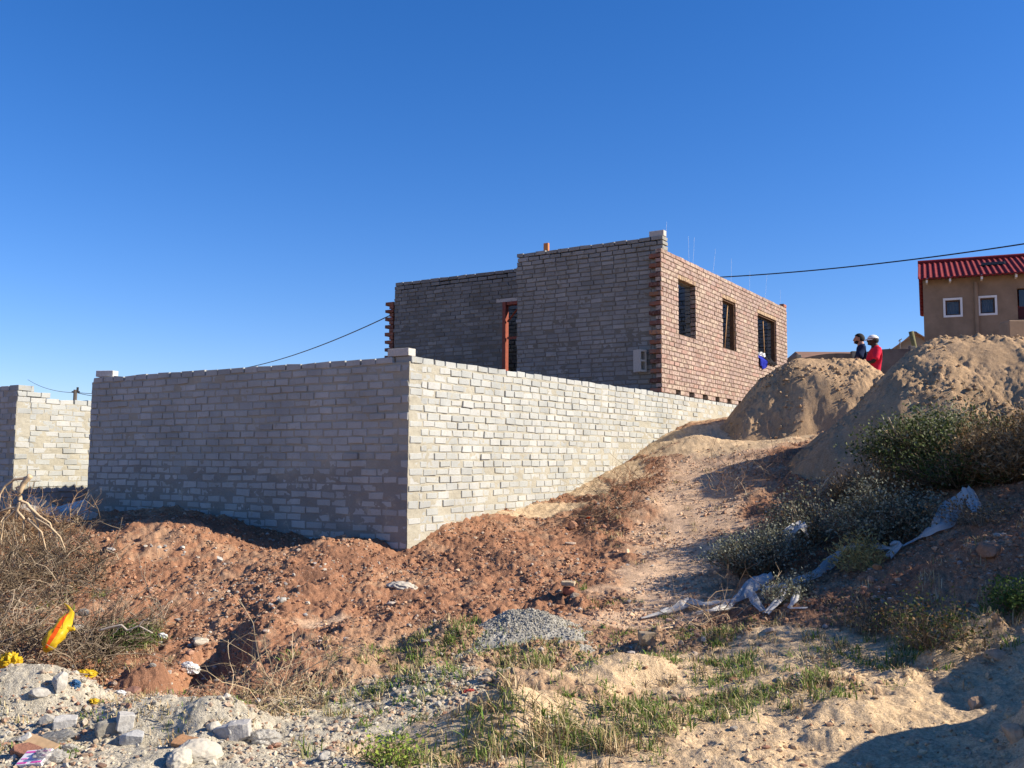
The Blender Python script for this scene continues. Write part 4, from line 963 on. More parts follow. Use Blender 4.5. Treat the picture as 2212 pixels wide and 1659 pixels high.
# ------------------------------------------------------------------ grass
def blades(name, label, specs, seed, pal, m, cat='grass', h=(.022, .072), wd=.0035, lean=.95, kind='stuff'):
    q = np.random.default_rng(seed); PX = []; HH = []
    for (px, py, rx, ry, n, hs_) in specs:
        n = int(n * .45)
        P = gp(px, py); nt_ = max(1, n // 22); cx = P[0] + q.normal(0, rx, nt_); cy = P[1] + q.normal(0, ry, nt_)
        k = q.integers(0, nt_, n); s = .022 + .02 * q.uniform(0, 1, n); PX.append(np.stack([cx[k] + q.normal(0, 1, n) * s, cy[k] + q.normal(0, 1, n) * s], 1)); HH.append(q.uniform(h[0], h[1], n) * hs_)
    P = np.concatenate(PX); Hh = np.concatenate(HH); n = len(P); z = ground_z(P[:, 0], P[:, 1]) - .005
    a = q.uniform(0, 6.28, n); ln = np.abs(q.normal(.25, lean, n)).clip(0, 2.2); dx, dy = np.cos(a) * ln, np.sin(a) * ln; sx, sy = -np.sin(a + q.normal(0, .6, n)), np.cos(a)
    V = np.zeros((n, 7, 3)); w_ = wd * q.uniform(.6, 1.3, n)
    for i, (f_, ww) in enumerate(((0, 1), (.35, .9), (.72, .6))):
        cx = P[:, 0] + dx * Hh * f_ ** 1.7; cy = P[:, 1] + dy * Hh * f_ ** 1.7; cz = z + Hh * (f_ - .25 * ln * f_ ** 2.2)
        V[:, 2 * i] = np.stack([cx - sx * w_ * ww, cy - sy * w_ * ww, cz], 1); V[:, 2 * i + 1] = np.stack([cx + sx * w_ * ww, cy + sy * w_ * ww, cz], 1)
    V[:, 6] = np.stack([P[:, 0] + dx * Hh, P[:, 1] + dy * Hh, z + Hh * (1 - .35 * ln)], 1)
    b0 = (np.arange(n) * 7)[:, None]; F4 = np.concatenate([b0 + np.array([0, 1, 3, 2]), b0 + np.array([2, 3, 5, 4])]); F3 = b0 + np.array([4, 5, 6])
    pal = np.array(pal); cl = pal[q.integers(0, len(pal), n)] * q.uniform(.75, 1.2, (n, 1)); cl = np.repeat(cl[:, None], 7, 1)
    o = np_mesh(name, V.reshape(-1, 3), [F4, F3], m, None, cl.reshape(-1, 3), False)
    return tag(o, label, cat, kind=kind)
M_leaf = vmat('leaf', .7, .2, 20, .15, 0, 0, .25)
M_twig = vmat('twig', .9, .1, 30, .2, 0, 0)
GRN = [(.13, .21, .035), (.17, .25, .05), (.22, .28, .07), (.10, .17, .03), (.32, .29, .13), (.38, .32, .17)]
DRY = [(.42, .33, .19), (.36, .26, .14), (.48, .40, .25), (.30, .20, .11), (.22, .20, .08)]
g1 = [(900, 1470, .25, .15, 500, 1.2), (960, 1400, .4, .15, 1200, 1), (900, 1425, .3, .2, 1100, 1), (980, 1365, .12, .08, 400, 1.2), (1020, 1345, .06, .05, 200, 1), (1130, 1430, .14, .1, 700, 1.3), (1230, 1385, .55, .15, 1700, .7), (1350, 1400, .5, .2, 1000, .7), (1000, 1455, .3, .1, 600, 1.2),
      (1430, 1430, .4, .2, 1400, .8), (1565, 1375, .10, .1, 600, 1.0), (1470, 1370, .5, .12, 900, .6), (1600, 1430, .14, .07, 450, 1.2), (1610, 1470, .18, .1, 500, 1.0), (1720, 1480, .13, .07, 600, 1.4), (1690, 1500, .3, .05, 500, .9), (1770, 1510, .10, .06, 300, 1.2), (1830, 1490, .05, .04, 100, .9),
      (1450, 1540, .35, .1, 1100, 1.2), (1400, 1570, .25, .12, 700, 1.3), (1500, 1520, .2, .08, 600, 1.1), (1330, 1530, .3, .1, 300, 1), (1200, 1615, .30, .08, 800, 1.4), (1050, 1640, .35, .08, 800, 1.6), (1280, 1590, .25, .12, 900, 1.4), (960, 1600, .3, .12, 700, 1.2), (1140, 1470, .3, .08, 300, 1),
      (800, 1540, .12, .08, 250, 1), (690, 1500, .2, .1, 350, .8), (640, 1540, .3, .15, 500, .8), (270, 1400, .15, .2, 900, 1.3), (310, 1390, .12, .15, 500, 1.2), (140, 1290, .15, .2, 300, 1.3), (110, 1340, .2, .3, 500, 1.2), (1270, 1270, .05, .05, 80, 1), (1290, 1310, .15, .08, 180, .8), (1340, 1305, .2, .08, 150, .6),
      (1440, 1335, .06, .04, 150, 1), (1750, 1400, .4, .3, 500, .8), (1900, 1420, .4, .2, 600, 1), (2000, 1400, .3, .2, 700, 1.6), (1950, 1440, .3, .1, 400, 1), (2190, 1310, .12, .1, 500, 2.0), (1810, 1420, .1, .1, 150, .8), (300, 1560, .4, .15, 500, .7), (1580, 1560, .4, .15, 90, 1), (1450, 1620, .4, .1, 40, 1.2)]
blades('grass', 'short green grass growing in tufts over the foreground hummocks', g1, 31, GRN, M_leaf)
g2 = [(x, y, rx * 1.25, ry * 1.25, int(n * .55), h * 1.0) for (x, y, rx, ry, n, h) in g1 if n > 300] + [(1180, 1540, .4, .10, 300, 1.2), (1600, 1380, .4, .12, 500, .8), (1950, 1270, .7, .3, 600, 1), (2000, 1350, .5, .4, 1600, 1.8), (1640, 1390, .6, .2, 500, .7), (600, 1500, .5, .3, 1400, 1.1), (560, 1530, .3, .1, 700, 1),
      (1090, 1590, .3, .1, 600, 2.2), (1180, 1640, .3, .1, 500, 2.4), (300, 1560, .5, .2, 900, 1.0), (200, 1460, .4, .3, 800, 1.2), (1330, 1180, .3, .8, 500, .8), (1630, 1020, .6, 1.2, 900, 1), (1350, 1120, .3, .8, 700, 1)]
blades('dry_grass', 'straw-coloured dry grass mixed among the green tufts and on the slopes', g2, 32, DRY, M_twig, lean=.8, wd=.0028)
P = gp(1060, 1600)

# ------------------------------------------------------------------ shrubs and brush
def twig_paths(q, n, w_, h_, base, spread=1.0, seg=5, droop=0, wob=.12):
    out = []
    for _ in range(n):
        a = q.uniform(0, 6.283); r = math.sqrt(q.uniform(0, 1)); kk = .72 + .30 * math.sin(a * 2 + w_ * 40) * math.sin(a * 3 + h_ * 31) + .22 * math.sin(a * 5 + w_ * 17); h2 = h_; h_ = h2 * max(.35, kk + .15)
        tip = np.array([math.cos(a) * r * w_, math.sin(a) * r * w_, h_ * math.sqrt(max(0.02, 1 - r * r * .8)) * q.uniform(.7, 1.08)])
        p0 = np.array([math.cos(a) * r * w_ * .25, math.sin(a) * r * w_ * .25, -.03]); pts = []
        wv = q.normal(0, wob, (seg + 1, 3)) * min(w_, h_)
        for k in range(seg + 1):
            t_ = k / seg; pts.append(p0 + (tip - p0) * np.array([t_ ** .8, t_ ** .8, t_]) + wv[k] * (t_ * (1.2 - t_)) + np.array([0, 0, -droop * t_ ** 3]))
        out.append((base + np.array(pts))); h_ = h2
    return out
def shrub(name, label, cat, P, w_, h_, nt_, nl, lsize, pal, tpal, seed, tw=.006, group=None, side=3, droop=0, dome=.55, elong=1.8, stretch=(1, 1), lump=1.0):
    nl = int(nl * .62); lsize *= 1.3
    q = np.random.default_rng(seed); P = np.asarray(P, float)
    o = thing(name, label, cat, tuple(P), 0, group); mb = MB(); tips = []
    paths = twig_paths(q, nt_, w_, h_, np.zeros(3), droop=droop)
    paths = [p * np.array([stretch[0], stretch[1], 1]) for p in paths]
    # keep the twigs on the real ground, which may slope
    for pth in paths:
        c = np.array(tpal[q.integers(len(tpal))]) * q.uniform(.8, 1.2); mb.tube(P + pth, tw, tw * .35, side, c, cap=False)
        for _ in range(side):
            k = q.integers(1, len(pth) - 1); d = q.normal(0, 1, 3); d[2] = abs(d[2]); d /= np.linalg.norm(d); L_ = q.uniform(.2, .45) * h_
            mid = pth[k] + d * L_ * .5 + q.normal(0, .02, 3); e = pth[k] + d * L_ + q.normal(0, .03, 3); mb.tube(P + np.array([pth[k], mid, e]), tw * .5, tw * .25, 3, c, cap=False); tips += [mid, e]
        tips += [pth[-1], pth[-2] * .5 + pth[-1] * .5, pth[-2], pth[-1]]
    mb.build('branches', M_twig, o)
    if nl:
        tips = np.array(tips); T = tips[q.integers(0, len(tips), nl)] + q.normal(0, 1, (nl, 3)) * np.array([.05, .05, .04]) * (.5 + w_) * lump
        T[:, 2] = np.maximum(T[:, 2], -.02)
        d = q.normal(0, 1, (nl, 3)); d[:, 2] = np.abs(d[:, 2]) * .9; d /= np.linalg.norm(d, axis=1)[:, None]; e = np.cross(d, q.normal(0, 1, (nl, 3))); e /= np.linalg.norm(e, axis=1)[:, None]
        s = lsize * q.uniform(.6, 1.3, (nl, 1)); V = np.stack([T, T + d * s * .5 * elong + e * s * .5, T + d * s * elong, T + d * s * .5 * elong - e * s * .5], 1).reshape(-1, 3) + P
        pal = np.array(pal); cl = pal[q.integers(0, len(pal), nl)] * q.uniform(.75, 1.25, (nl, 1))
        np_mesh('foliage', to_local(V, o), (np.arange(nl)[:, None] * 4 + np.arange(4)), M_leaf, o, np.repeat(cl, 4, 0))
    return o
SIL = [(.20, .205, .14), (.25, .255, .185), (.15, .155, .10), (.29, .30, .235), (.11, .115, .07)]
OLV = [(.055, .08, .02), (.08, .105, .03), (.04, .06, .018), (.12, .135, .05), (.16, .165, .08)]
BRN = [(.20, .12, .05), (.26, .17, .08), (.15, .10, .05), (.30, .22, .12)]
TW = [(.16, .12, .08), (.22, .17, .12), (.12, .09, .06)]
TWP = [(.34, .27, .19), (.42, .35, .26), (.25, .19, .13)]
def sp(px, py, Y=None):
    if Y is None: return gp(px, py)
    P = at(px, py, Y); P[2] = gz(P[0], P[1]); return P
shrub('shrub', 'low silver-leaved shrub, nearest the path and just above the netting', 'shrub', sp(1645, 1232),   .46, .40, 130, 9000, .011, SIL, TW, 41, stretch=(1.1, .8))
shrub('shrub', 'silver-leaved shrub with long dry grass blades and a bare twig sticking out of it', 'shrub', sp(1740, 1175), .42, .50, 110, 6000, .012, SIL + BRN[:1], TW + TWP, 42)
shrub('shrub', 'bushy silver-leaved shrub right of the others, above the netting loop', 'shrub', sp(1915, 1180), .52, .52, 170, 13000, .013, SIL, TW, 43, stretch=(1.0, .8))
shrub('shrub', 'brown withered shrub mound behind the silver shrubs', 'shrub', sp(1890, 1105), .55, .52, 190, 8000, .010, BRN, TW + BRN, 44, side=4)
shrub('shrub', 'large dark green bush in front of the biggest sand pile', 'shrub', sp(2020, 1045, 10.0), .74, .62, 300, 24000, .016, OLV + SIL[:1], TW, 45, stretch=(1.1, .8), lump=1.4)
shrub('shrub', 'grey-green bush on the upper slope behind the dark green bush', 'shrub', sp(2050, 960, 10.9), .60, .42, 200, 14000, .014, SIL + OLV[:2], TW, 46, lump=1.3)
shrub('shrub', 'straw-brown grassy bush at the right edge above the shaded slope', 'shrub', sp(2190, 1070, 9.0), .6, .58, 360, 9000, .013, BRN + [(.34, .26, .15)], TWP + BRN, 47, tw=.004, elong=3.5)
shrub('shrub', 'green bush highest at the right edge in front of the big sand pile', 'shrub', sp(2190, 960, 10.2), .7, .42, 240, 16000, .014, OLV + BRN[:2], TW, 48, lump=1.3)
shrub('shrub', 'dark olive bush in the deep shade below the big dark bush', 'shrub', sp(2080, 1085, 9.4), .7, .50, 160, 8000, .014, OLV[:3], TW, 49)
shrub('shrub', 'small pale weed at the foot of the big sand pile', 'shrub', sp(1800, 1000), .13, .22, 26, 700, .010, SIL, TWP, 50, tw=.003)
shrub('shrub', 'sparse silver weed poking up through the netting', 'shrub', sp(1690, 1310), .18, .20, 34, 1300, .010, SIL, TW, 51, tw=.004)
shrub('shrub', 'second sparse silver weed right of the netting knot', 'shrub', sp(1730, 1285), .14, .20, 24, 800, .010, SIL, TW, 52, tw=.004)
shrub('grass_tuft', 'dry yellow grass tuft growing through the netting loop', 'grass tuft', sp(1855, 1235), .22, .30, 230, 1500, .009, [(.36, .30, .12), (.30, .26, .10)], [(.40, .32, .15), (.32, .26, .11), (.26, .24, .09)], 53, tw=.0025, elong=4, side=1)
shrub('shrub', 'small dark green bush in the gully right of the yellow bags', 'shrub', sp(268, 1405), .20, .22, 70, 4500, .010, [(.06, .10, .02), (.08, .13, .03)], TW, 54, tw=.004)
shrub('shrub', 'dark low weed clump in the shade on the right slope', 'shrub', sp(2010, 1395), .30, .28, 110, 2200, .009, OLV[:3] + BRN[:1], TW, 55, tw=.003, side=2)
shrub('shrub', 'green leafy weed at the right edge above the sand bank', 'shrub', sp(2195, 1320), .16, .20, 40, 1800, .011, [(.07, .12, .025), (.10, .15, .035)], TW, 56, tw=.003)
shrub('shrub', 'bright yellow-green weed at the bottom edge left of the long grass', 'shrub', sp(845, 1650), .16, .12, 40, 900, .010, [(.26, .32, .05), (.20, .28, .05)], TW, 57, tw=.003)
shrub('shrub', 'brown dead weeds on the slope right of the withered mound', 'shrub', sp(2120, 1130), .5, .2, 120, 1500, .010, BRN, TW + TWP, 58, tw=.003, side=2)
shrub('shrub', 'matted brown weeds beside the pale stone on the right shaded slope', 'shrub', sp(1900, 1350), .45, .15, 130, 1500, .009, BRN + OLV[:1], TW, 59, tw=.003, side=2)
for (x, y, a_, b_, sd_, lab) in ((5.9, 7.9, .95, 1.25, 61, 'tall bush beyond the right edge on the hillside, throwing shade on the slope'), (6.4, 9.2, .9, 1.15, 62, 'second tall hillside bush beyond the right edge'), (5.6, 6.4, .9, 1.2, 63, 'rounded hillside bush beyond the right edge nearest the sand bank')):
    shrub('shrub', lab, 'shrub', (x, y, gz(x, y)), a_, b_, 220, 16000, .02, OLV + SIL[:1], TW, sd_, lump=1.4)
# dry brush
def brush(name, label, P, w_, d_, h_, n, seed, pal, r=.005, sub=4):
    q = np.random.default_rng(seed); mb = MB(); P = np.asarray(P)
    for i in range(n):
        x0, y0 = q.uniform(-1, 1, 2); 
        if x0 * x0 + y0 * y0 > 1: continue
        b_ = np.array([P[0] + x0 * w_, P[1] + y0 * d_]); z = gz(b_[0], b_[1]) + q.uniform(0, 1) * h_ * (1 - .6 * (x0 * x0 + y0 * y0))
        a = q.uniform(0, 6.28); el = q.normal(.25, .45); L_ = q.uniform(.25, .75); c = np.array(pal[q.integers(len(pal))]) * q.uniform(.75, 1.25)
        pts = [np.array([b_[0], b_[1], z])]; d = np.array([math.cos(a) * math.cos(el), math.sin(a) * math.cos(el), math.sin(el)])
        for k in range(6):
            d = d + q.normal(0, .28, 3); d /= np.linalg.norm(d); pts.append(pts[-1] + d * L_ / 6)
        pts = np.array(pts); rr_ = r * q.uniform(.5, 1.3); mb.tube(pts, rr_, rr_ * .4, 3, c, cap=False)
        for _ in range(sub):
            k = q.integers(1, 6); dd = d + q.normal(0, .8, 3); dd /= np.linalg.norm(dd); e = q.uniform(.06, .2)
            mb.tube([pts[k], pts[k] + dd * e * .5 + q.normal(0, .015, 3), pts[k] + dd * e + q.normal(0, .03, 3)], rr_ * .5, rr_ * .25, 3, c, cap=False)
    o = mb.build(name, M_twig, None); return tag(o, label, 'brush')
BR = [(.18, .135, .09), (.23, .18, .125), (.12, .09, .06), (.09, .065, .04), (.30, .24, .17)]
brush('brush_pile', 'tangled heap of dry grey-brown branches on the slope at the left edge', sp(20, 1290), .80, 1.2, .30, 860, 71, BR)
brush('brush_pile', 'brown withered leafy brush under the pale dead branch at the left edge', sp(45, 1165), .62, .6, .22, 380, 72, [(.22, .13, .07), (.28, .18, .10), (.34, .27, .18), (.16, .10, .06)])
brush('brush_pile', 'lower tangle of dry twigs around the yellow bags at the left', sp(80, 1420), .66, .5, .24, 440, 73, BR)
brush('brush_pile', 'thin dry twigs above the green gully bush', sp(270, 1370), .35, .35, .16, 90, 74, BR, .004)
brush('brush_pile', 'flattened grey twigs beside the path near the sand patch', sp(1310, 1105), .30, .35, .07, 90, 75, BR, .0035)
brush('brush_pile', 'dry twigs and roots on the red earth where the path narrows', sp(1370, 1050), .35, .7, .06, 90, 76, [(.30, .16, .09), (.25, .14, .08)], .003)
brush('brush_pile', 'broken twigs lying right of the path below the sand piles', sp(1620, 1035), .45, .8, .08, 130, 77, [(.32, .20, .12), (.25, .15, .09), (.40, .33, .24)], .0035)
brush('brush_pile', 'dry straw-like twigs in a patch above the right end of the rubble heap', sp(590, 1515), .30, .22, .05, 110, 78, [(.42, .33, .22), (.34, .26, .16)], .003)
brush('brush_pile', 'dry twigs lying below the left end of the netting', sp(1530, 1348), .30, .10, .05, 40, 79, [(.40, .30, .20), (.30, .21, .13)], .004)
def branchy(name, label, main, r, pal, seed, Y, subs=()):
    o = thing(name, label, 'branch', tuple(at(main[0][0], main[0][1], Y))); mb = MB()
    def sm(pts):
        pts = np.array(pts); k = len(pts); t0 = np.arange(k); t1 = np.linspace(0, k - 1, (k - 1) * 4 + 1); out = []
        for c in range(3): out.append(np.interp(t1, t0, pts[:, c]))
        return np.stack(out, 1)
    mb.tube(sm([at(x, y, Y + (d[0] if d else 0)) for x, y, *d in main]), r, r * .5, 6, pal)
    mb.build('stem', M_twig, o, True)
    for s in subs:
        mb = MB(); mb.tube(sm([at(x, y, Y + (d[0] if d else 0)) for x, y, *d in s]), r * .6, r * .2, 5, pal); mb.build('side_branch', M_twig, o, True)
    return o
branchy('dead_branch', 'pale bare forked branch arching over the brush in front of the left wall', [(66, 1027), (50, 1045), (42, 1066), (44, 1085), (38, 1100), (36, 1120)], .028, (.50, .38, .24), 1, 9.6,
        [[(64, 1031), (30, 1036), (10, 1050), (0, 1068), (-4, 1100)], [(48, 1050), (34, 1054), (42, 1066)], [(44, 1082), (60, 1088), (70, 1105), (82, 1130), (86, 1165)], [(42, 1095), (20, 1098), (0, 1105), (-10, 1120)], [(44, 1085), (30, 1105), (8, 1125), (0, 1180)], [(58, 1090), (85, 1115), (108, 1130), (118, 1160)], [(75, 1118), (105, 1135), (130, 1160), (142, 1190)], [(38, 1105), (52, 1120), (50, 1150), (54, 1170)], [(60, 1120), (90, 1150), (100, 1190)]])
branchy('dead_branch', 'grey bare twig lying over the green gully bush', [(215, 1362), (235, 1356), (262, 1350), (275, 1362), (300, 1352), (330, 1368)], .011, (.38, .33, .27), 2, 7.6, [[(262, 1350), (250, 1365), (240, 1372)], [(300, 1352), (310, 1340), (322, 1335)]])
branchy('dead_branch', 'bare white twig standing out of the silver shrubs', [(1790, 1032), (1782, 1042), (1770, 1062), (1758, 1082), (1735, 1105)], .009, (.45, .36, .26), 3, 9.9, [[(1760, 1095), (1740, 1130), (1728, 1150), (1745, 1165)]])
branchy('dead_branch', 'long bare twig leaning over the withered shrub mound', [(1861, 982), (1870, 1005), (1890, 1030), (1905, 1048)], .007, (.30, .24, .18), 4, 9.9)
branchy('dead_branch', 'long dry stems rising from the dark green bush', [(1918, 900), (1932, 930), (1955, 962)], .008, (.40, .32, .22), 5, 9.7, [[(1905, 925), (1925, 945), (1940, 952)]])
# ------------------------------------------------------------------ netting, bags and litter
def cloth_mat(name, col, trans=.35, alpha=1.0, rough=.6):
    m, t, b = mat(name, rough, .25); n = noise_n(t, 160, 2, .5); g = ramp(t, n, [(.3, tuple(c * .85 for c in col)), (.7, col)])
    t.links.new(g, b.inputs['Base Color']); tr = t.nodes.new('ShaderNodeBsdfTranslucent'); t.links.new(g, tr.inputs[0])
    mx = N(t, 'ShaderNodeMixShader'); mx.inputs[0].default_value = trans; t.links.new(b.outputs[0], mx.inputs[1]); t.links.new(tr.outputs[0], mx.inputs[2]); out = mx.outputs[0]
    if alpha < 1:
        tp = t.nodes.new('ShaderNodeBsdfTransparent'); m2 = N(t, 'ShaderNodeMixShader'); m2.inputs[0].default_value = alpha; t.links.new(tp.outputs[0], m2.inputs[1]); t.links.new(out, m2.inputs[2]); out = m2.outputs[0]
    t.links.new(out, t.nodes['Material Output'].inputs[0]); bump(t, b, n, .3, .003); return m
M_net = cloth_mat('white_netting', (.70, .68, .64), .3, .88)
def ribbon(mb, path, widths, seed, crumple=.02, nc=11, lift=.02, dens=10):
    # path of world points, resampled; a gathered strip of cloth with folds
    path = np.array(path, float); k = len(path); t0 = np.arange(k); t1 = np.linspace(0, k - 1, (k - 1) * dens + 1)
    P = np.stack([np.interp(t1, t0, path[:, c]) for c in range(3)], 1)
    for _ in range(6): P[1:-1] = (P[:-2] + 2 * P[1:-1] + P[2:]) / 4
    W_ = np.interp(t1, t0, widths) * .78; T = np.gradient(P, axis=0); T /= np.linalg.norm(T, axis=1)[:, None] + 1e-9
    Sd = np.cross(T, [0, 0, 1.]); Sd /= np.linalg.norm(Sd, axis=1)[:, None] + 1e-9
    q = np.random.default_rng(seed); ph = q.uniform(0, 6, 4); V = []
    for i in range(len(P)):
        s = i / dens
        for j in range(nc):
            v = j / (nc - 1) - .5
            fold = crumple * (math.sin(v * 13 + ph[0] + s * .9) + .6 * math.sin(v * 23 + ph[1] - s * 1.7)) + crumple * .9 * mnoise.noise(Vector((s * 1.8, v * 3, seed)))
            hgt = (.25 - v * v) * W_[i] * .9
            V.append(P[i] + Sd[i] * W_[i] * (v + .10 * math.sin(s * 2.1 + ph[2]) ) + np.array([0, 0, lift + hgt * .6 + fold * min(1, W_[i] * 8) * (1.2 - 2 * abs(v) * .4)]))
    V = np.array(V); mb.add(V, grid_faces(len(P), nc))
def gpath(pts):
    out = []
    for (x, y, h, *Y) in pts:
        P = sp(x, y, Y[0]) if Y else gp(x, y); out.append(P + np.array([0, 0, h]))
    return out
mb = MB()
ribbon(mb, gpath([(2085, 1092, .10), (2060, 1110, .05), (2035, 1145, .03), (2000, 1165, .02), (1975, 1175, .01), (1950, 1188, .01)]), [.16, .26, .24, .20, .05, .03], 81, .016)
ribbon(mb, gpath([(1950, 1188, .02), (1925, 1200, .03), (1880, 1200, .05), (1830, 1202, .05), (1795, 1225, .03), (1760, 1250, .02), (1720, 1268, .02), (1680, 1278, .02), (1650, 1285, .02)]), [.04, .10, .20, .20, .16, .13, .12, .08, .10], 82, .02)
ribbon(mb, gpath([(1665, 1262, .05), (1640, 1275, .05), (1615, 1290, .03), (1590, 1308, .02), (1555, 1312, .02), (1520, 1318, .02), (1490, 1310, .02), (1465, 1325, .02), (1425, 1335, .01), (1385, 1342, .005)]), [.14, .22, .16, .08, .07, .08, .15, .14, .07, .02], 83, .022)
ribbon(mb, gpath([(1590, 1300, .03), (1570, 1322, .02), (1540, 1330, .02), (1505, 1335, .01)]), [.05, .10, .08, .10], 84, .016)
ribbon(mb, gpath([(1622, 1295, .04), (1630, 1318, .03), (1650, 1330, .01)]), [.10, .10, .06], 85, .016)
ribbon(mb, gpath([(2088, 1090, .12), (2105, 1100, .04), (2110, 1115, .01)]), [.14, .16, .08], 89, .012)
ribbon(mb, gpath([(1925, 1200, .06), (1945, 1192, .05), (1920, 1215, .02)]), [.12, .08, .12], 90, .02)
single('netting', 'long torn strip of white netting snaking along the foot of the shrubs', 'netting', mb, M_net, smooth=True)
mb = MB(); ribbon(mb, gpath([(1695, 1300, .10), (1680, 1318, .05), (1655, 1335, .01)]), [.05, .09, .07], 86, .008); single('netting_scrap', 'pale folded scrap of sheeting right below the netting knot', 'netting', mb, M_net, smooth=True)
mb = MB(); ribbon(mb, gpath([(1728, 1292, .08), (1718, 1312, .04), (1702, 1325, .015), (1745, 1322, .01)]), [.04, .07, .05, .04], 87, .006); single('netting_scrap', 'bent bright scrap of sheeting, rightmost of the loose pieces', 'netting', mb, M_net, smooth=True)
mb = MB(); ribbon(mb, [sp(1690, 1160, 9.0) + np.array([0, 0, .10]), sp(1708, 1150, 9.1) + np.array([0, 0, .27]), sp(1728, 1145, 9.2) + np.array([0, 0, .30]), sp(1745, 1150, 9.2) + np.array([0, 0, .18])], [.05, .20, .22, .10], 88, .02); single('netting_scrap', 'crumpled white net bundle caught on the silver shrubs', 'netting', mb, M_net, smooth=True)

def bag(name, label, P, sz, m, seed, tilt=(0, 0, 0), crumple=.25, cat='plastic bag', parts=None):
    bm = bmesh.new(); bmesh.ops.create_icosphere(bm, subdivisions=5, radius=1)
    for v in bm.verts:
        c = v.co.copy(); r1 = 1 - abs(mnoise.noise(c * 1.7 + Vector((seed, 0, 0)))) * crumple * 1.6; r2 = 1 - abs(mnoise.noise(c * 4.3 + Vector((0, seed, 0)))) * crumple; r3 = 1 - abs(mnoise.noise(c * 10 + Vector((0, 0, seed)))) * crumple * .35
        v.co = Vector((c.x * sz[0], c.y * sz[1], c.z * sz[2])) * r1 * r2 * r3
    V = np.array([v.co[:] for v in bm.verts]); F = np.array([[v.index for v in f.verts] for f in bm.faces]); bm.free()
    o = np_mesh(name, V, F, m, None, None, True, origin=(0, 0, 0)); o.location = Vector(P) + Vector((0, 0, sz[2] * .55)); o.rotation_euler = tuple(R(a) for a in tilt)
    return tag(o, label, cat)
M_yel = cloth_mat('yellow_plastic', (.66, .44, .02), .25, 1, .4); M_wht = cloth_mat('white_plastic', (.78, .78, .76), .2, 1, .35); M_sack = cloth_mat('white_sack', (.50, .46, .38), .1, 1, .85)
M_grp = cloth_mat('grey_plastic', (.30, .30, .29), .3, .65, .2); M_clear = cloth_mat('clear_plastic', (.55, .53, .48), .3, .6, .25); M_oran = cloth_mat('orange_plastic', (.75, .10, .01), .2, 1, .35)
M_blu = cloth_mat('blue_plastic', (.04, .13, .28), .2, 1, .4); M_cem = simple('cement_paper', (.42, .38, .32), .9, .1, .15, 20, .4)
# long yellow bag with a red-orange stripe
P0 = at(118, 1405, 7.35); P1 = at(137, 1328, 7.62); yb = thing('plastic_bag', 'long bright yellow plastic bag with an orange stripe, hanging in the dry brush', 'plastic bag', tuple(P0))
def bag_tube(path, rad, wob, seed, n=28, m_=60):
    path = np.array(path); k = len(path); t0 = np.arange(k); t1 = np.linspace(0, k - 1, m_); P = np.stack([np.interp(t1, t0, path[:, c]) for c in range(3)], 1)
    for _ in range(8): P[1:-1] = (P[:-2] + 2 * P[1:-1] + P[2:]) / 4
    rr_ = np.interp(t1, t0, rad); T = np.gradient(P, axis=0); T /= np.linalg.norm(T, axis=1)[:, None]; V = []
    for i in range(m_):
        a = np.cross(T[i], [0, 1., 0]); a /= np.linalg.norm(a); b_ = np.cross(T[i], a)
        for j in range(n):
            th = j * 2 * math.pi / n; r_ = rr_[i] * (1 + wob * mnoise.noise(Vector((math.cos(th) * 1.6, math.sin(th) * 1.6, i * .13 + seed))) - wob * .8 * abs(mnoise.noise(Vector((math.cos(th) * 4, math.sin(th) * 4, i * .3 + seed)))))
            V.append(P[i] + a * math.cos(th) * r_ + b_ * math.sin(th) * r_ * .7)
    F = [[i * n + j, i * n + (j + 1) % n, (i + 1) * n + (j + 1) % n, (i + 1) * n + j] for i in range(m_ - 1) for j in range(n)]
    return np.array(V), np.array(F), n, m_
pth = [at(97, 1408, 7.3), at(105, 1396, 7.3), at(122, 1372, 7.35), at(140, 1345, 7.45), at(151, 1325, 7.55), at(152, 1318, 7.6), at(146, 1310, 7.62), at(139, 1304, 7.65)]
V, F, n_, m_ = bag_tube(pth, [.015, .055, .075, .062, .036, .016, .010, .005], .35, 3)
fj = np.array([k % n_ for k in range(len(F))]); fi = np.array([k // n_ for k in range(len(F))])
st = ((fj >= 6) & (fj <= 7) & (fi > 5) & (fi < 38)) 
o = np_mesh('bag_body', to_local(V, yb), F[~st], M_yel, yb, None, True); o = np_mesh('stripe', to_local(V, yb), F[st], M_oran, yb, None, True)
V, F, n_, m_ = bag_tube([at(148, 1360, 7.4), at(158, 1358, 7.4), at(162, 1362, 7.4), at(158, 1352, 7.42)], [.02, .014, .010, .004], .4, 9, 8, 16)
np_mesh('handle', to_local(V, yb), F, M_yel, yb, None, True)
bag('plastic_bag', 'crumpled yellow plastic bag at the left edge in the lower brush', at(22, 1448, 7.0), (.10, .07, .09), M_yel, 5, (10, 20, 0), .5)
bag('plastic_bag', 'flattened yellow plastic bag beside the blue scrap in the gully', gp(183, 1462), (.11, .07, .035), M_yel, 6, (15, 0, 10), .5)
bag('plastic_bag', 'small scrap of blue plastic below the flattened yellow bag', gp(162, 1486), (.04, .03, .035), M_blu, 7, (0, 0, 0), .6)
bag('plastic_bag', 'white plastic bag lying on the bank above the gully', gp(410, 1452), (.095, .06, .055), M_wht, 8, (10, 15, 10), .4)
bag('plastic_bag', 'little white bag with a pointed tip near the gully bush', gp(352, 1378), (.05, .035, .03), M_wht, 9, (0, 20, 20), .5)
bag('plastic_bag', 'grey crumpled plastic between the yellow bag and the earth bank', gp(180, 1330), (.06, .05, .045), M_grp, 10, (0, 0, 0), .5)
bag('sack', 'right half of a white woven sack on the rubble, lying flat and bulging', gp(432, 1640), (.115, .075, .06), M_sack, 11, (25, 10, 25), .12, 'sack')
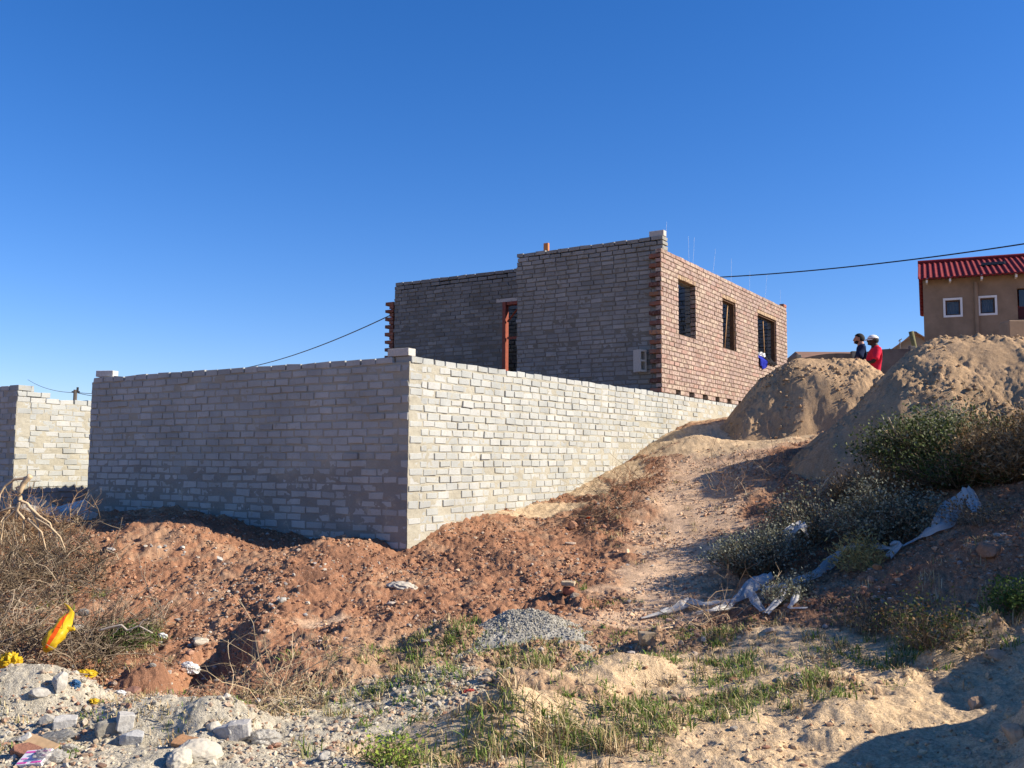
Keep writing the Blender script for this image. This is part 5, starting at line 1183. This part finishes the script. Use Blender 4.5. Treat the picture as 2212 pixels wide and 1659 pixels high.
bag('sack', 'smaller slumped white sack left of the bulging one at the bottom edge', gp(388, 1655), (.075, .06, .055), M_sack, 12, (20, -20, 70), .14, 'sack')
bag('plastic_bag', 'translucent whitish plastic bag at the right end of the rubble heap', gp(572, 1606), (.10, .06, .05), M_clear, 13, (15, 10, 30), .4)
bag('plastic_bag', 'dark translucent plastic sheet on the left rubble heap', gp(105, 1606), (.16, .07, .03), M_grp, 14, (20, -12, 20), .5)
bag('plastic_bag', 'clear plastic wrap beside the pink carton in the bottom left corner', gp(105, 1650), (.10, .07, .05), M_clear, 15, (15, 0, 0), .5)
bag('plastic_bag', 'white foam scrap above the pink carton in the bottom left corner', gp(82, 1638), (.075, .04, .025), M_wht, 16, (15, -10, 10), .35)
P = gp(868, 1274); bag('cement_bag', 'empty grey paper cement bag crumpled on the red earth below the wall corner', P, (.16, .08, .05), M_cem, 17, (15, 5, 0), .3, 'cement bag')
P = gp(1690, 1185); bag('plastic_bag', 'dull grey plastic bag hidden among the silver shrubs', sp(1685, 1220), (.08, .06, .09), M_clear, 18, (0, 0, 0), .4)
bag('bottle_scrap', 'small green and white crushed packet under the yellow grass tuft', gp(1882, 1222), (.03, .02, .03), cloth_mat('green_plastic', (.05, .30, .12), .2, 1, .4), 19, (0, 0, 0), .5, 'litter')
bag('plastic_bag', 'pinkish crumpled wrapper in the rubbish above the green gully bush', gp(205, 1405), (.06, .04, .03), cloth_mat('pink_plastic', (.45, .25, .28), .2, 1, .4), 20, (10, 0, 0), .6)
bag('wrapper', 'small red wrapper on the pale bank in the foreground hummocks', gp(1010, 1497), (.045, .02, .015), cloth_mat('red_wrapper', (.45, .08, .06), .2, 1, .4), 21, (10, -15, 0), .5, 'wrapper')
for k_, (x_, y_, s_, c_, lab_) in enumerate(((230, 1392, .035, M_clear, 'thin clear wrapper left of the green gully bush'), (262, 1500, .03, M_wht, 'tiny white scrap on the orange bank in the gully'), (205, 1520, .035, M_yel, 'torn yellow scrap on the orange bank below the flattened bag'), (330, 1440, .03, M_clear, 'pale translucent scrap in the gully shadow'), (150, 1625, .05, M_clear, 'cloudy plastic scrap on the rubble right of the carton'), (1270, 1120, .025, M_oran, 'small red wrapper on the twigs beside the sand patch'))):
    bag('plastic_scrap', lab_, gp(x_, y_), (s_ * 1.3, s_, s_ * .6), c_, 40 + k_, (10, 15, 30 * k_), .55, 'litter')
# carton with printed label
P = gp(76, 1656); ct = thing('carton', 'flattened white carton printed in pink and blue in the bottom left corner', 'carton', tuple(P + np.array([0, 0, .03]))); ct.rotation_euler = (R(25), R(-8), R(-12))
def lbox(mb, o, a, b_, c, col=(1, 1, 1)): mb.box(o, a, b_, c, col)
def local_build(mb, name, m, parent):
    V = np.concatenate(mb.V); F = [np.concatenate(mb.F4)]; return np_mesh(name, V, F, m, parent, np.concatenate(mb.C))
M_card = vmat('printed_card', .6, .3, 50, .05, 0, 0); M_cardb = simple('brown_cardboard', (.38, .26, .15), .9, .1, .1, 30, .2)
mb = MB(); lbox(mb, (-.07, -.05, 0), (.14, 0, 0), (0, .10, 0), (0, 0, .02), (.75, .72, .72)); local_build(mb, 'box', M_card, ct)
mb = MB()
for (x, y, w_, h_, c) in ((-.065, -.045, .05, .012, (.70, .10, .38)), (.01, -.045, .055, .012, (.70, .10, .38)), (-.065, .03, .13, .012, (.70, .10, .38)), (-.02, -.02, .05, .04, (.30, .30, .60)), (-.06, -.015, .03, .01, (.75, .25, .50)), (.04, .0, .022, .012, (.75, .25, .50))):
    lbox(mb, (x, y, .0205), (w_, 0, 0), (0, h_, 0), (0, 0, .001), c)
for k in range(4): lbox(mb, (-.015, -.016 + k * .009, .022), (.04, 0, 0), (0, .003, 0), (0, 0, .0006), (.75, .75, .8))
local_build(mb, 'print', M_card, ct)
P = gp(85, 1625); cb = MB()
for k in range(4): cb.box(np.array([-.10 + .01 * k, -.05, .012 * k]), (.17, .0, 0), (0, .09, 0), (0, 0, .009), (1, 1, 1), bev=.001)
o = cb.build('cardboard_box', M_cardb, None, origin=(0, 0, 0)); o.location = Vector(P) + Vector((0, 0, .01)); o.rotation_euler = (R(20), R(12), R(-20)); tag(o, 'broken brown cardboard stack beside the white foam scrap at the bottom left', 'cardboard')
# cloths on the window sill of the brick side
a_, b_, c_, d_ = WIN[2]
def cloth_patch(name, label, s0, s1, drop, rise, m, seed):
    mb = MB(); n = 22; V = []
    for i in range(n):
        for j in range(n):
            s = s0 + (s1 - s0) * i / (n - 1); v = j / (n - 1)
            if v < .45: out = .03 + .02 * math.sin(i * 1.1 + seed); z = c_ - drop * (1 - v / .45) * (1 - .35 * abs(i / (n - 1) - .5) * 2); dep = -out
            else: f_ = (v - .45) / .55; dep = f_ * .17 - .01; z = c_ + .012 + rise * math.sin(f_ * 3.1) * (.6 + .4 * math.sin(i * .8 + seed))
            nz_ = mnoise.noise(Vector((i * .3, j * .3, seed))) * .03
            V.append(PB + UD * (s + nz_) + VD * dep + np.array([0, 0, z + nz_ * .5]) - VD * (.012 if v < .5 else 0))
    mb.add(V, grid_faces(n, n)); single(name, label, 'cloth', mb, m, smooth=True)
cloth_patch('cloth', 'royal blue cloth hanging over the sill of the right-hand window', a_ + .03, a_ + .48, .22, .10, simple('blue_cloth', (.02, .03, .30), .9, .1, .1, 30, .2), 3)
cloth_patch('cloth', 'black and dark garment draped on the sill right of the blue cloth', a_ + .50, b_ - .08, .06, .12, simple('black_cloth', (.015, .015, .018), .9, .1, .1, 30, .2), 8)
mb = MB(); 
P = PB + UD * (a_ + .52) + VD * .10; bag('cloth', 'white cloth bundle behind the blue cloth on the window sill', (P[0], P[1], c_ + .08), (.15, .07, .09), M_wht, 33, (0, 0, 30), .4, 'cloth')
# ------------------------------------------------------------------ the two men
def skin_geo(verts, edges, radii, sub=2, flat=None):
    me = bpy.data.meshes.new('tmp'); me.from_pydata([tuple(v) for v in verts], edges, []); me.update()
    o = bpy.data.objects.new('tmp', me); C.objects.link(o)
    md = o.modifiers.new('s', 'SKIN'); md.use_smooth_shade = True
    for i, r_ in enumerate(radii): me.skin_vertices[0].data[i].radius = (r_, r_) if np.isscalar(r_) else r_
    me.skin_vertices[0].data[0].use_root = True
    ms = o.modifiers.new('u', 'SUBSURF'); ms.levels = sub; ms.render_levels = sub
    dg = bpy.context.evaluated_depsgraph_get(); ev = o.evaluated_get(dg); m2 = bpy.data.meshes.new_from_object(ev)
    bm = bmesh.new(); bm.from_mesh(m2); bpy.data.objects.remove(o); bpy.data.meshes.remove(m2); return bm
def ell(bm_t, c, s, tilt=0, sub=3):
    bm = bmesh.new(); bmesh.ops.create_icosphere(bm, subdivisions=sub, radius=1)
    M_ = Matrix.Translation(c) @ Matrix.Rotation(tilt, 4, 'X') @ Matrix.Diagonal((*s, 1)); bmesh.ops.transform(bm, matrix=M_, verts=bm.verts)
    me = bpy.data.meshes.new('t'); bm.to_mesh(me); bm.free(); bm_t.from_mesh(me); bpy.data.meshes.remove(me)
def add_bm(bm_t, bm):
    me = bpy.data.meshes.new('t'); bm.to_mesh(me); bm.free(); bm_t.from_mesh(me); bpy.data.meshes.remove(me)
def to_obj(bm, name, m, parent, remesh=0, wrinkle=0, seed=0):
    if wrinkle:
        for v in bm.verts:
            n = mnoise.noise(Vector((v.co.x * 7, v.co.y * 7, v.co.z * 13)) + Vector((seed, 0, 0))); v.co += v.normal * n * wrinkle
    me = bpy.data.meshes.new(name); bm.to_mesh(me); bm.free(); o = bpy.data.objects.new(name, me)
    if remesh:
        C.objects.link(o); md = o.modifiers.new('r', 'REMESH'); md.mode = 'VOXEL'; md.voxel_size = remesh; md.use_smooth_shade = True
        sm_ = o.modifiers.new('sm', 'SMOOTH'); sm_.factor = .5; sm_.iterations = 2
        m2 = bpy.data.meshes.new_from_object(o.evaluated_get(bpy.context.evaluated_depsgraph_get())); bpy.data.objects.remove(o); o = bpy.data.objects.new(name, m2); me = m2
    me.polygons.foreach_set('use_smooth', np.ones(len(me.polygons), bool)); me.materials.clear(); me.materials.append(m)
    put(o, parent); return o
def man(label, P, face_az, skin, shirt, trou, hairc, cap=None, lean=0.0, seed=1, beard=False):
    root = thing('person', label, 'person', tuple(P), R(-face_az))
    M_sk = simple('skin', skin, .6, .3, .05, 40, .1); M_sh = simple('shirt', shirt, .95, .05, .06, 40, .2); M_tr = simple('trousers', trou, .95, .05, .06, 40, .2); M_h = simple('hair', hairc, .8, .3, .2, 80, .5, .004)
    V = lambda *a: np.array(a, float)
    j = dict(pel=V(0, 0, .95), sp=V(0, .0, 1.12), ch=V(0, -.01, 1.32), nb=V(0, -.03, 1.47), nk=V(0, .01, 1.61))
    for s, n in ((-1, 'l'), (1, 'r')):
        j['sh' + n] = V(s * .185, -.02, 1.42); j['el' + n] = V(s * .25, .07, 1.17); j['wr' + n] = V(s * .10, .29, 1.17); j['ha' + n] = V(s * .07, .345, 1.175)
        j['hp' + n] = V(s * .09, 0, .92); j['kn' + n] = V(s * .12, .02, .50); j['an' + n] = V(s * .13, -.02, .09); j['to' + n] = V(s * .16, .13, .04)
    names = list(j); ix = {n: i for i, n in enumerate(names)}
    rad = dict(pel=(.15, .11), sp=(.14, .10), ch=(.16, .115), nb=.080, nk=.060)
    for n in 'lr': rad.update({'sh' + n: .062, 'el' + n: .045, 'wr' + n: .027, 'ha' + n: (.04, .018), 'hp' + n: .09, 'kn' + n: .058, 'an' + n: .04, 'to' + n: .035})
    E = [('pel', 'sp'), ('sp', 'ch'), ('ch', 'nb'), ('nb', 'nk')]
    for n in 'lr': E += [('ch', 'sh' + n), ('sh' + n, 'el' + n), ('el' + n, 'wr' + n), ('wr' + n, 'ha' + n), ('pel', 'hp' + n), ('hp' + n, 'kn' + n), ('kn' + n, 'an' + n), ('an' + n, 'to' + n)]
    bm = skin_geo([j[n] for n in names], [(ix[a], ix[b_]) for a, b_ in E], [rad[n] for n in names])
    # head: skull, jaw, nose, brow, lips, ears
    hx = .03
    ell(bm, (0, hx - .012, 1.642), (.076, .096, .092)); ell(bm, (0, hx + .032, 1.584), (.056, .058, .058), -.3); ell(bm, (0, hx + .078, 1.554), (.024, .020, .018), 0, 2)
    ell(bm, (0, hx + .098, 1.607), (.014, .021, .014), -.5, 2); ell(bm, (0, hx + .088, 1.624), (.010, .016, .024), -.35, 2); ell(bm, (0, hx + .072, 1.652), (.045, .018, .010), 0, 2)
    ell(bm, (0, hx + .086, 1.580), (.022, .010, .006), 0, 2); ell(bm, (0, hx + .084, 1.571), (.020, .010, .006), 0, 2)
    for s in (-1, 1):
        ell(bm, (s * .077, hx - .012, 1.620), (.009, .018, .032), -.25, 2); ell(bm, (s * .04, hx + .060, 1.612), (.022, .020, .018), 0, 2)
    # hands: palm from the arm chain, five fingers of different lengths
    for s, n in ((-1, 'l'), (1, 'r')):
        h = j['ha' + n]; f = V(-s * .25, .95, 0); f /= np.linalg.norm(f); up = V(0, 0, 1); sd_ = V(-s, -.25, 0)
        ell(bm, tuple(h + f * .025), (.024, .048, .042), 0, 3)
        for q, (oz, ln) in enumerate(((.030, .070), (.011, .078), (-.009, .072), (-.028, .056))):
            b0 = h + f * .055 + up * oz; pts = [b0 - f * .02, b0 + f * ln * .45 + sd_ * .006, b0 + f * ln * .75 + sd_ * .024, b0 + f * ln * .82 + sd_ * .040]
            add_bm(bm, skin_geo(pts, [(0, 1), (1, 2), (2, 3)], [.0105, .0095, .009, .0075], 1))
        b0 = h + f * .0 + up * .03; pts = [b0, b0 + f * .03 + up * .025 + sd_ * .010, b0 + f * .058 + up * .032 + sd_ * .022]
        add_bm(bm, skin_geo(pts, [(0, 1), (1, 2)], [.013, .011, .009], 1))
    body = to_obj(bm, 'body', M_sk, root, .0065)
    # eyes
    for s in (-1, 1):
        b2 = bmesh.new(); ell(b2, (s * .031, hx + .0745, 1.630), (.0125, .0085, .008), 0, 2); to_obj(b2, 'eye', simple('eye', (.5, .48, .45), .3, .5, .02), body)
        b2 = bmesh.new(); ell(b2, (s * .031, hx + .0815, 1.630), (.0055, .0025, .0055), 0, 2); to_obj(b2, 'iris', simple('iris', (.04, .02, .01), .3, .5, .02), body)
    # shirt: torso with sleeves to just above the elbow
    vv = [V(0, 0, .84), V(0, 0, .95), V(0, .005, 1.12), V(0, -.01, 1.32), V(0, -.03, 1.455)]; rr_ = [(.175, .125), (.175, .128), (.165, .122), (.178, .130), (.095, .085)]; ee = [(0, 1), (1, 2), (2, 3), (3, 4)]
    for s in (-1, 1):
        k = len(vv); a = V(s * .19, -.02, 1.415); b_ = V(s * .25, .07, 1.17); vv += [a, a + (b_ - a) * .5, a + (b_ - a) * .88]; rr_ += [.088, .085, .092]; ee += [(3, k), (k, k + 1), (k + 1, k + 2)]
    sh = to_obj(skin_geo(vv, ee, rr_, 3), 'shirt', M_sh, root, 0, .016, seed)
    b2 = bmesh.new(); bmesh.ops.create_circle(b2, segments=24, radius=.072); to_c = b2
    V3 = []; 
    for i in range(25):
        th = i / 24 * 2 * math.pi
        for (r_, z_) in ((.078, 1.475), (.072, 1.515), (.064, 1.518), (.066, 1.48)): V3.append((math.cos(th) * r_, -.02 + math.sin(th) * r_, z_ - .012 * math.sin(th)))
    b2.free(); mb = MB(); mb.add(V3, [[i * 4 + q, i * 4 + (q + 1) % 4, (i + 1) * 4 + (q + 1) % 4, (i + 1) * 4 + q] for i in range(24) for q in range(4)])
    local_build(mb, 'collar', M_sh, sh)
    vv = [V(0, 0, .93)]; rr_ = [(.155, .115)]; ee = []
    for s in (-1, 1):
        k = len(vv); vv += [V(s * .09, 0, .85), V(s * .12, .02, .50), V(s * .13, -.015, .09)]; rr_ += [.098, .075, .062]; ee += [(0, k), (k, k + 1), (k + 1, k + 2)]
    to_obj(skin_geo(vv, ee, rr_, 2), 'trousers', M_tr, root, 0, .012, seed + 3)
    M_shoe = simple('shoe_leather', (.05, .035, .025), .5, .4)
    for s in (-1, 1): to_obj(skin_geo([V(s * .13, -.06, .045), V(s * .145, .05, .05), V(s * .165, .17, .035)], [(0, 1), (1, 2)], [(.042, .045), (.046, .045), (.042, .032)], 2), 'shoe', M_shoe, root)
    # hair
    b2 = bmesh.new(); bmesh.ops.create_icosphere(b2, subdivisions=5, radius=1); dl = []
    for v in b2.verts:
        c = v.co; lim = .10 + .55 * max(0, c.y) if c.y > -.1 else -.55
        if c.z < lim + .06 * mnoise.noise(c * 8) or (cap and c.z > .12): dl.append(v)
        else: v.co = Vector((c.x * .081, hx - .014 + c.y * (.101 if c.y > 0 else .103), 1.642 + c.z * .101 * (1 + .04 * mnoise.noise(c * 9))))
    bmesh.ops.delete(b2, geom=dl, context='VERTS'); hr = to_obj(b2, 'hair', M_h, root); hr.modifiers.new('t', 'SOLIDIFY').thickness = -.008
    if beard:
        b2 = bmesh.new(); ell(b2, (0, hx + .030, 1.574), (.0595, .0595, .050), -.3, 4); dl = [v for v in b2.verts if v.co.z > 1.597 or (v.co.y < hx - .01)]; bmesh.ops.delete(b2, geom=dl, context='VERTS'); to_obj(b2, 'beard', M_h, root)
    if cap:
        M_c = simple('cap_cloth', cap, .9, .1, .03, 40, .2); b2 = bmesh.new(); bmesh.ops.create_icosphere(b2, subdivisions=4, radius=1); dl = [v for v in b2.verts if v.co.z < .02]
        bmesh.ops.delete(b2, geom=dl, context='VERTS')
        for v in b2.verts: c = v.co.copy(); v.co = Vector((c.x * .089, hx - .012 + c.y * .112, 1.654 + c.z * .092))
        cp_ = to_obj(b2, 'cap', M_c, root); cp_.modifiers.new('t', 'SOLIDIFY').thickness = .006
        mb = MB(); Vv = []; n = 14
        for i in range(n + 1):
            a = math.pi * (i / n) ; x = math.cos(a) * .078; y0 = math.sin(a) * .095
            for (f_, dz) in ((0, 0), (.5, .004), (1, -.014)): Vv.append((x * (1 - .08 * f_), hx - .012 + y0 + math.sin(a) ** .6 * .075 * f_, 1.654 + dz - .006 * abs(math.cos(a))))
        mb.add(Vv, [[i * 3 + q, i * 3 + q + 1, (i + 1) * 3 + q + 1, (i + 1) * 3 + q] for i in range(n) for q in (0, 1)])
        vz = local_build(mb, 'visor', M_c, cp_); vz.modifiers.new('t', 'SOLIDIFY').thickness = .005
    return root
def stand(px, py, Y, hgt=1.66):
    P = at(px, py, Y); z = P[2] - hgt; return np.array([P[0], P[1], z])
PM = stand(1888, 737, 19.5, 1.615); PM2 = stand(1858, 734, 20.1, 1.615)
man('man in a red T-shirt and white peaked cap behind the sand pile, arms bent', PM, -82, (.035, .022, .016), (.55, .025, .055), (.06, .06, .07), (.01, .009, .008), cap=(.70, .68, .64), seed=3)
man('bearded man with short dark hair in a navy shirt, left of the red one', PM2, -72, (.36, .19, .13), (.018, .028, .065), (.05, .05, .055), (.010, .008, .007), seed=9, beard=True)
for o in list(C.objects):
    if o.parent is None and o.get('label') and not o.get('kind'): o['kind'] = 'thing'
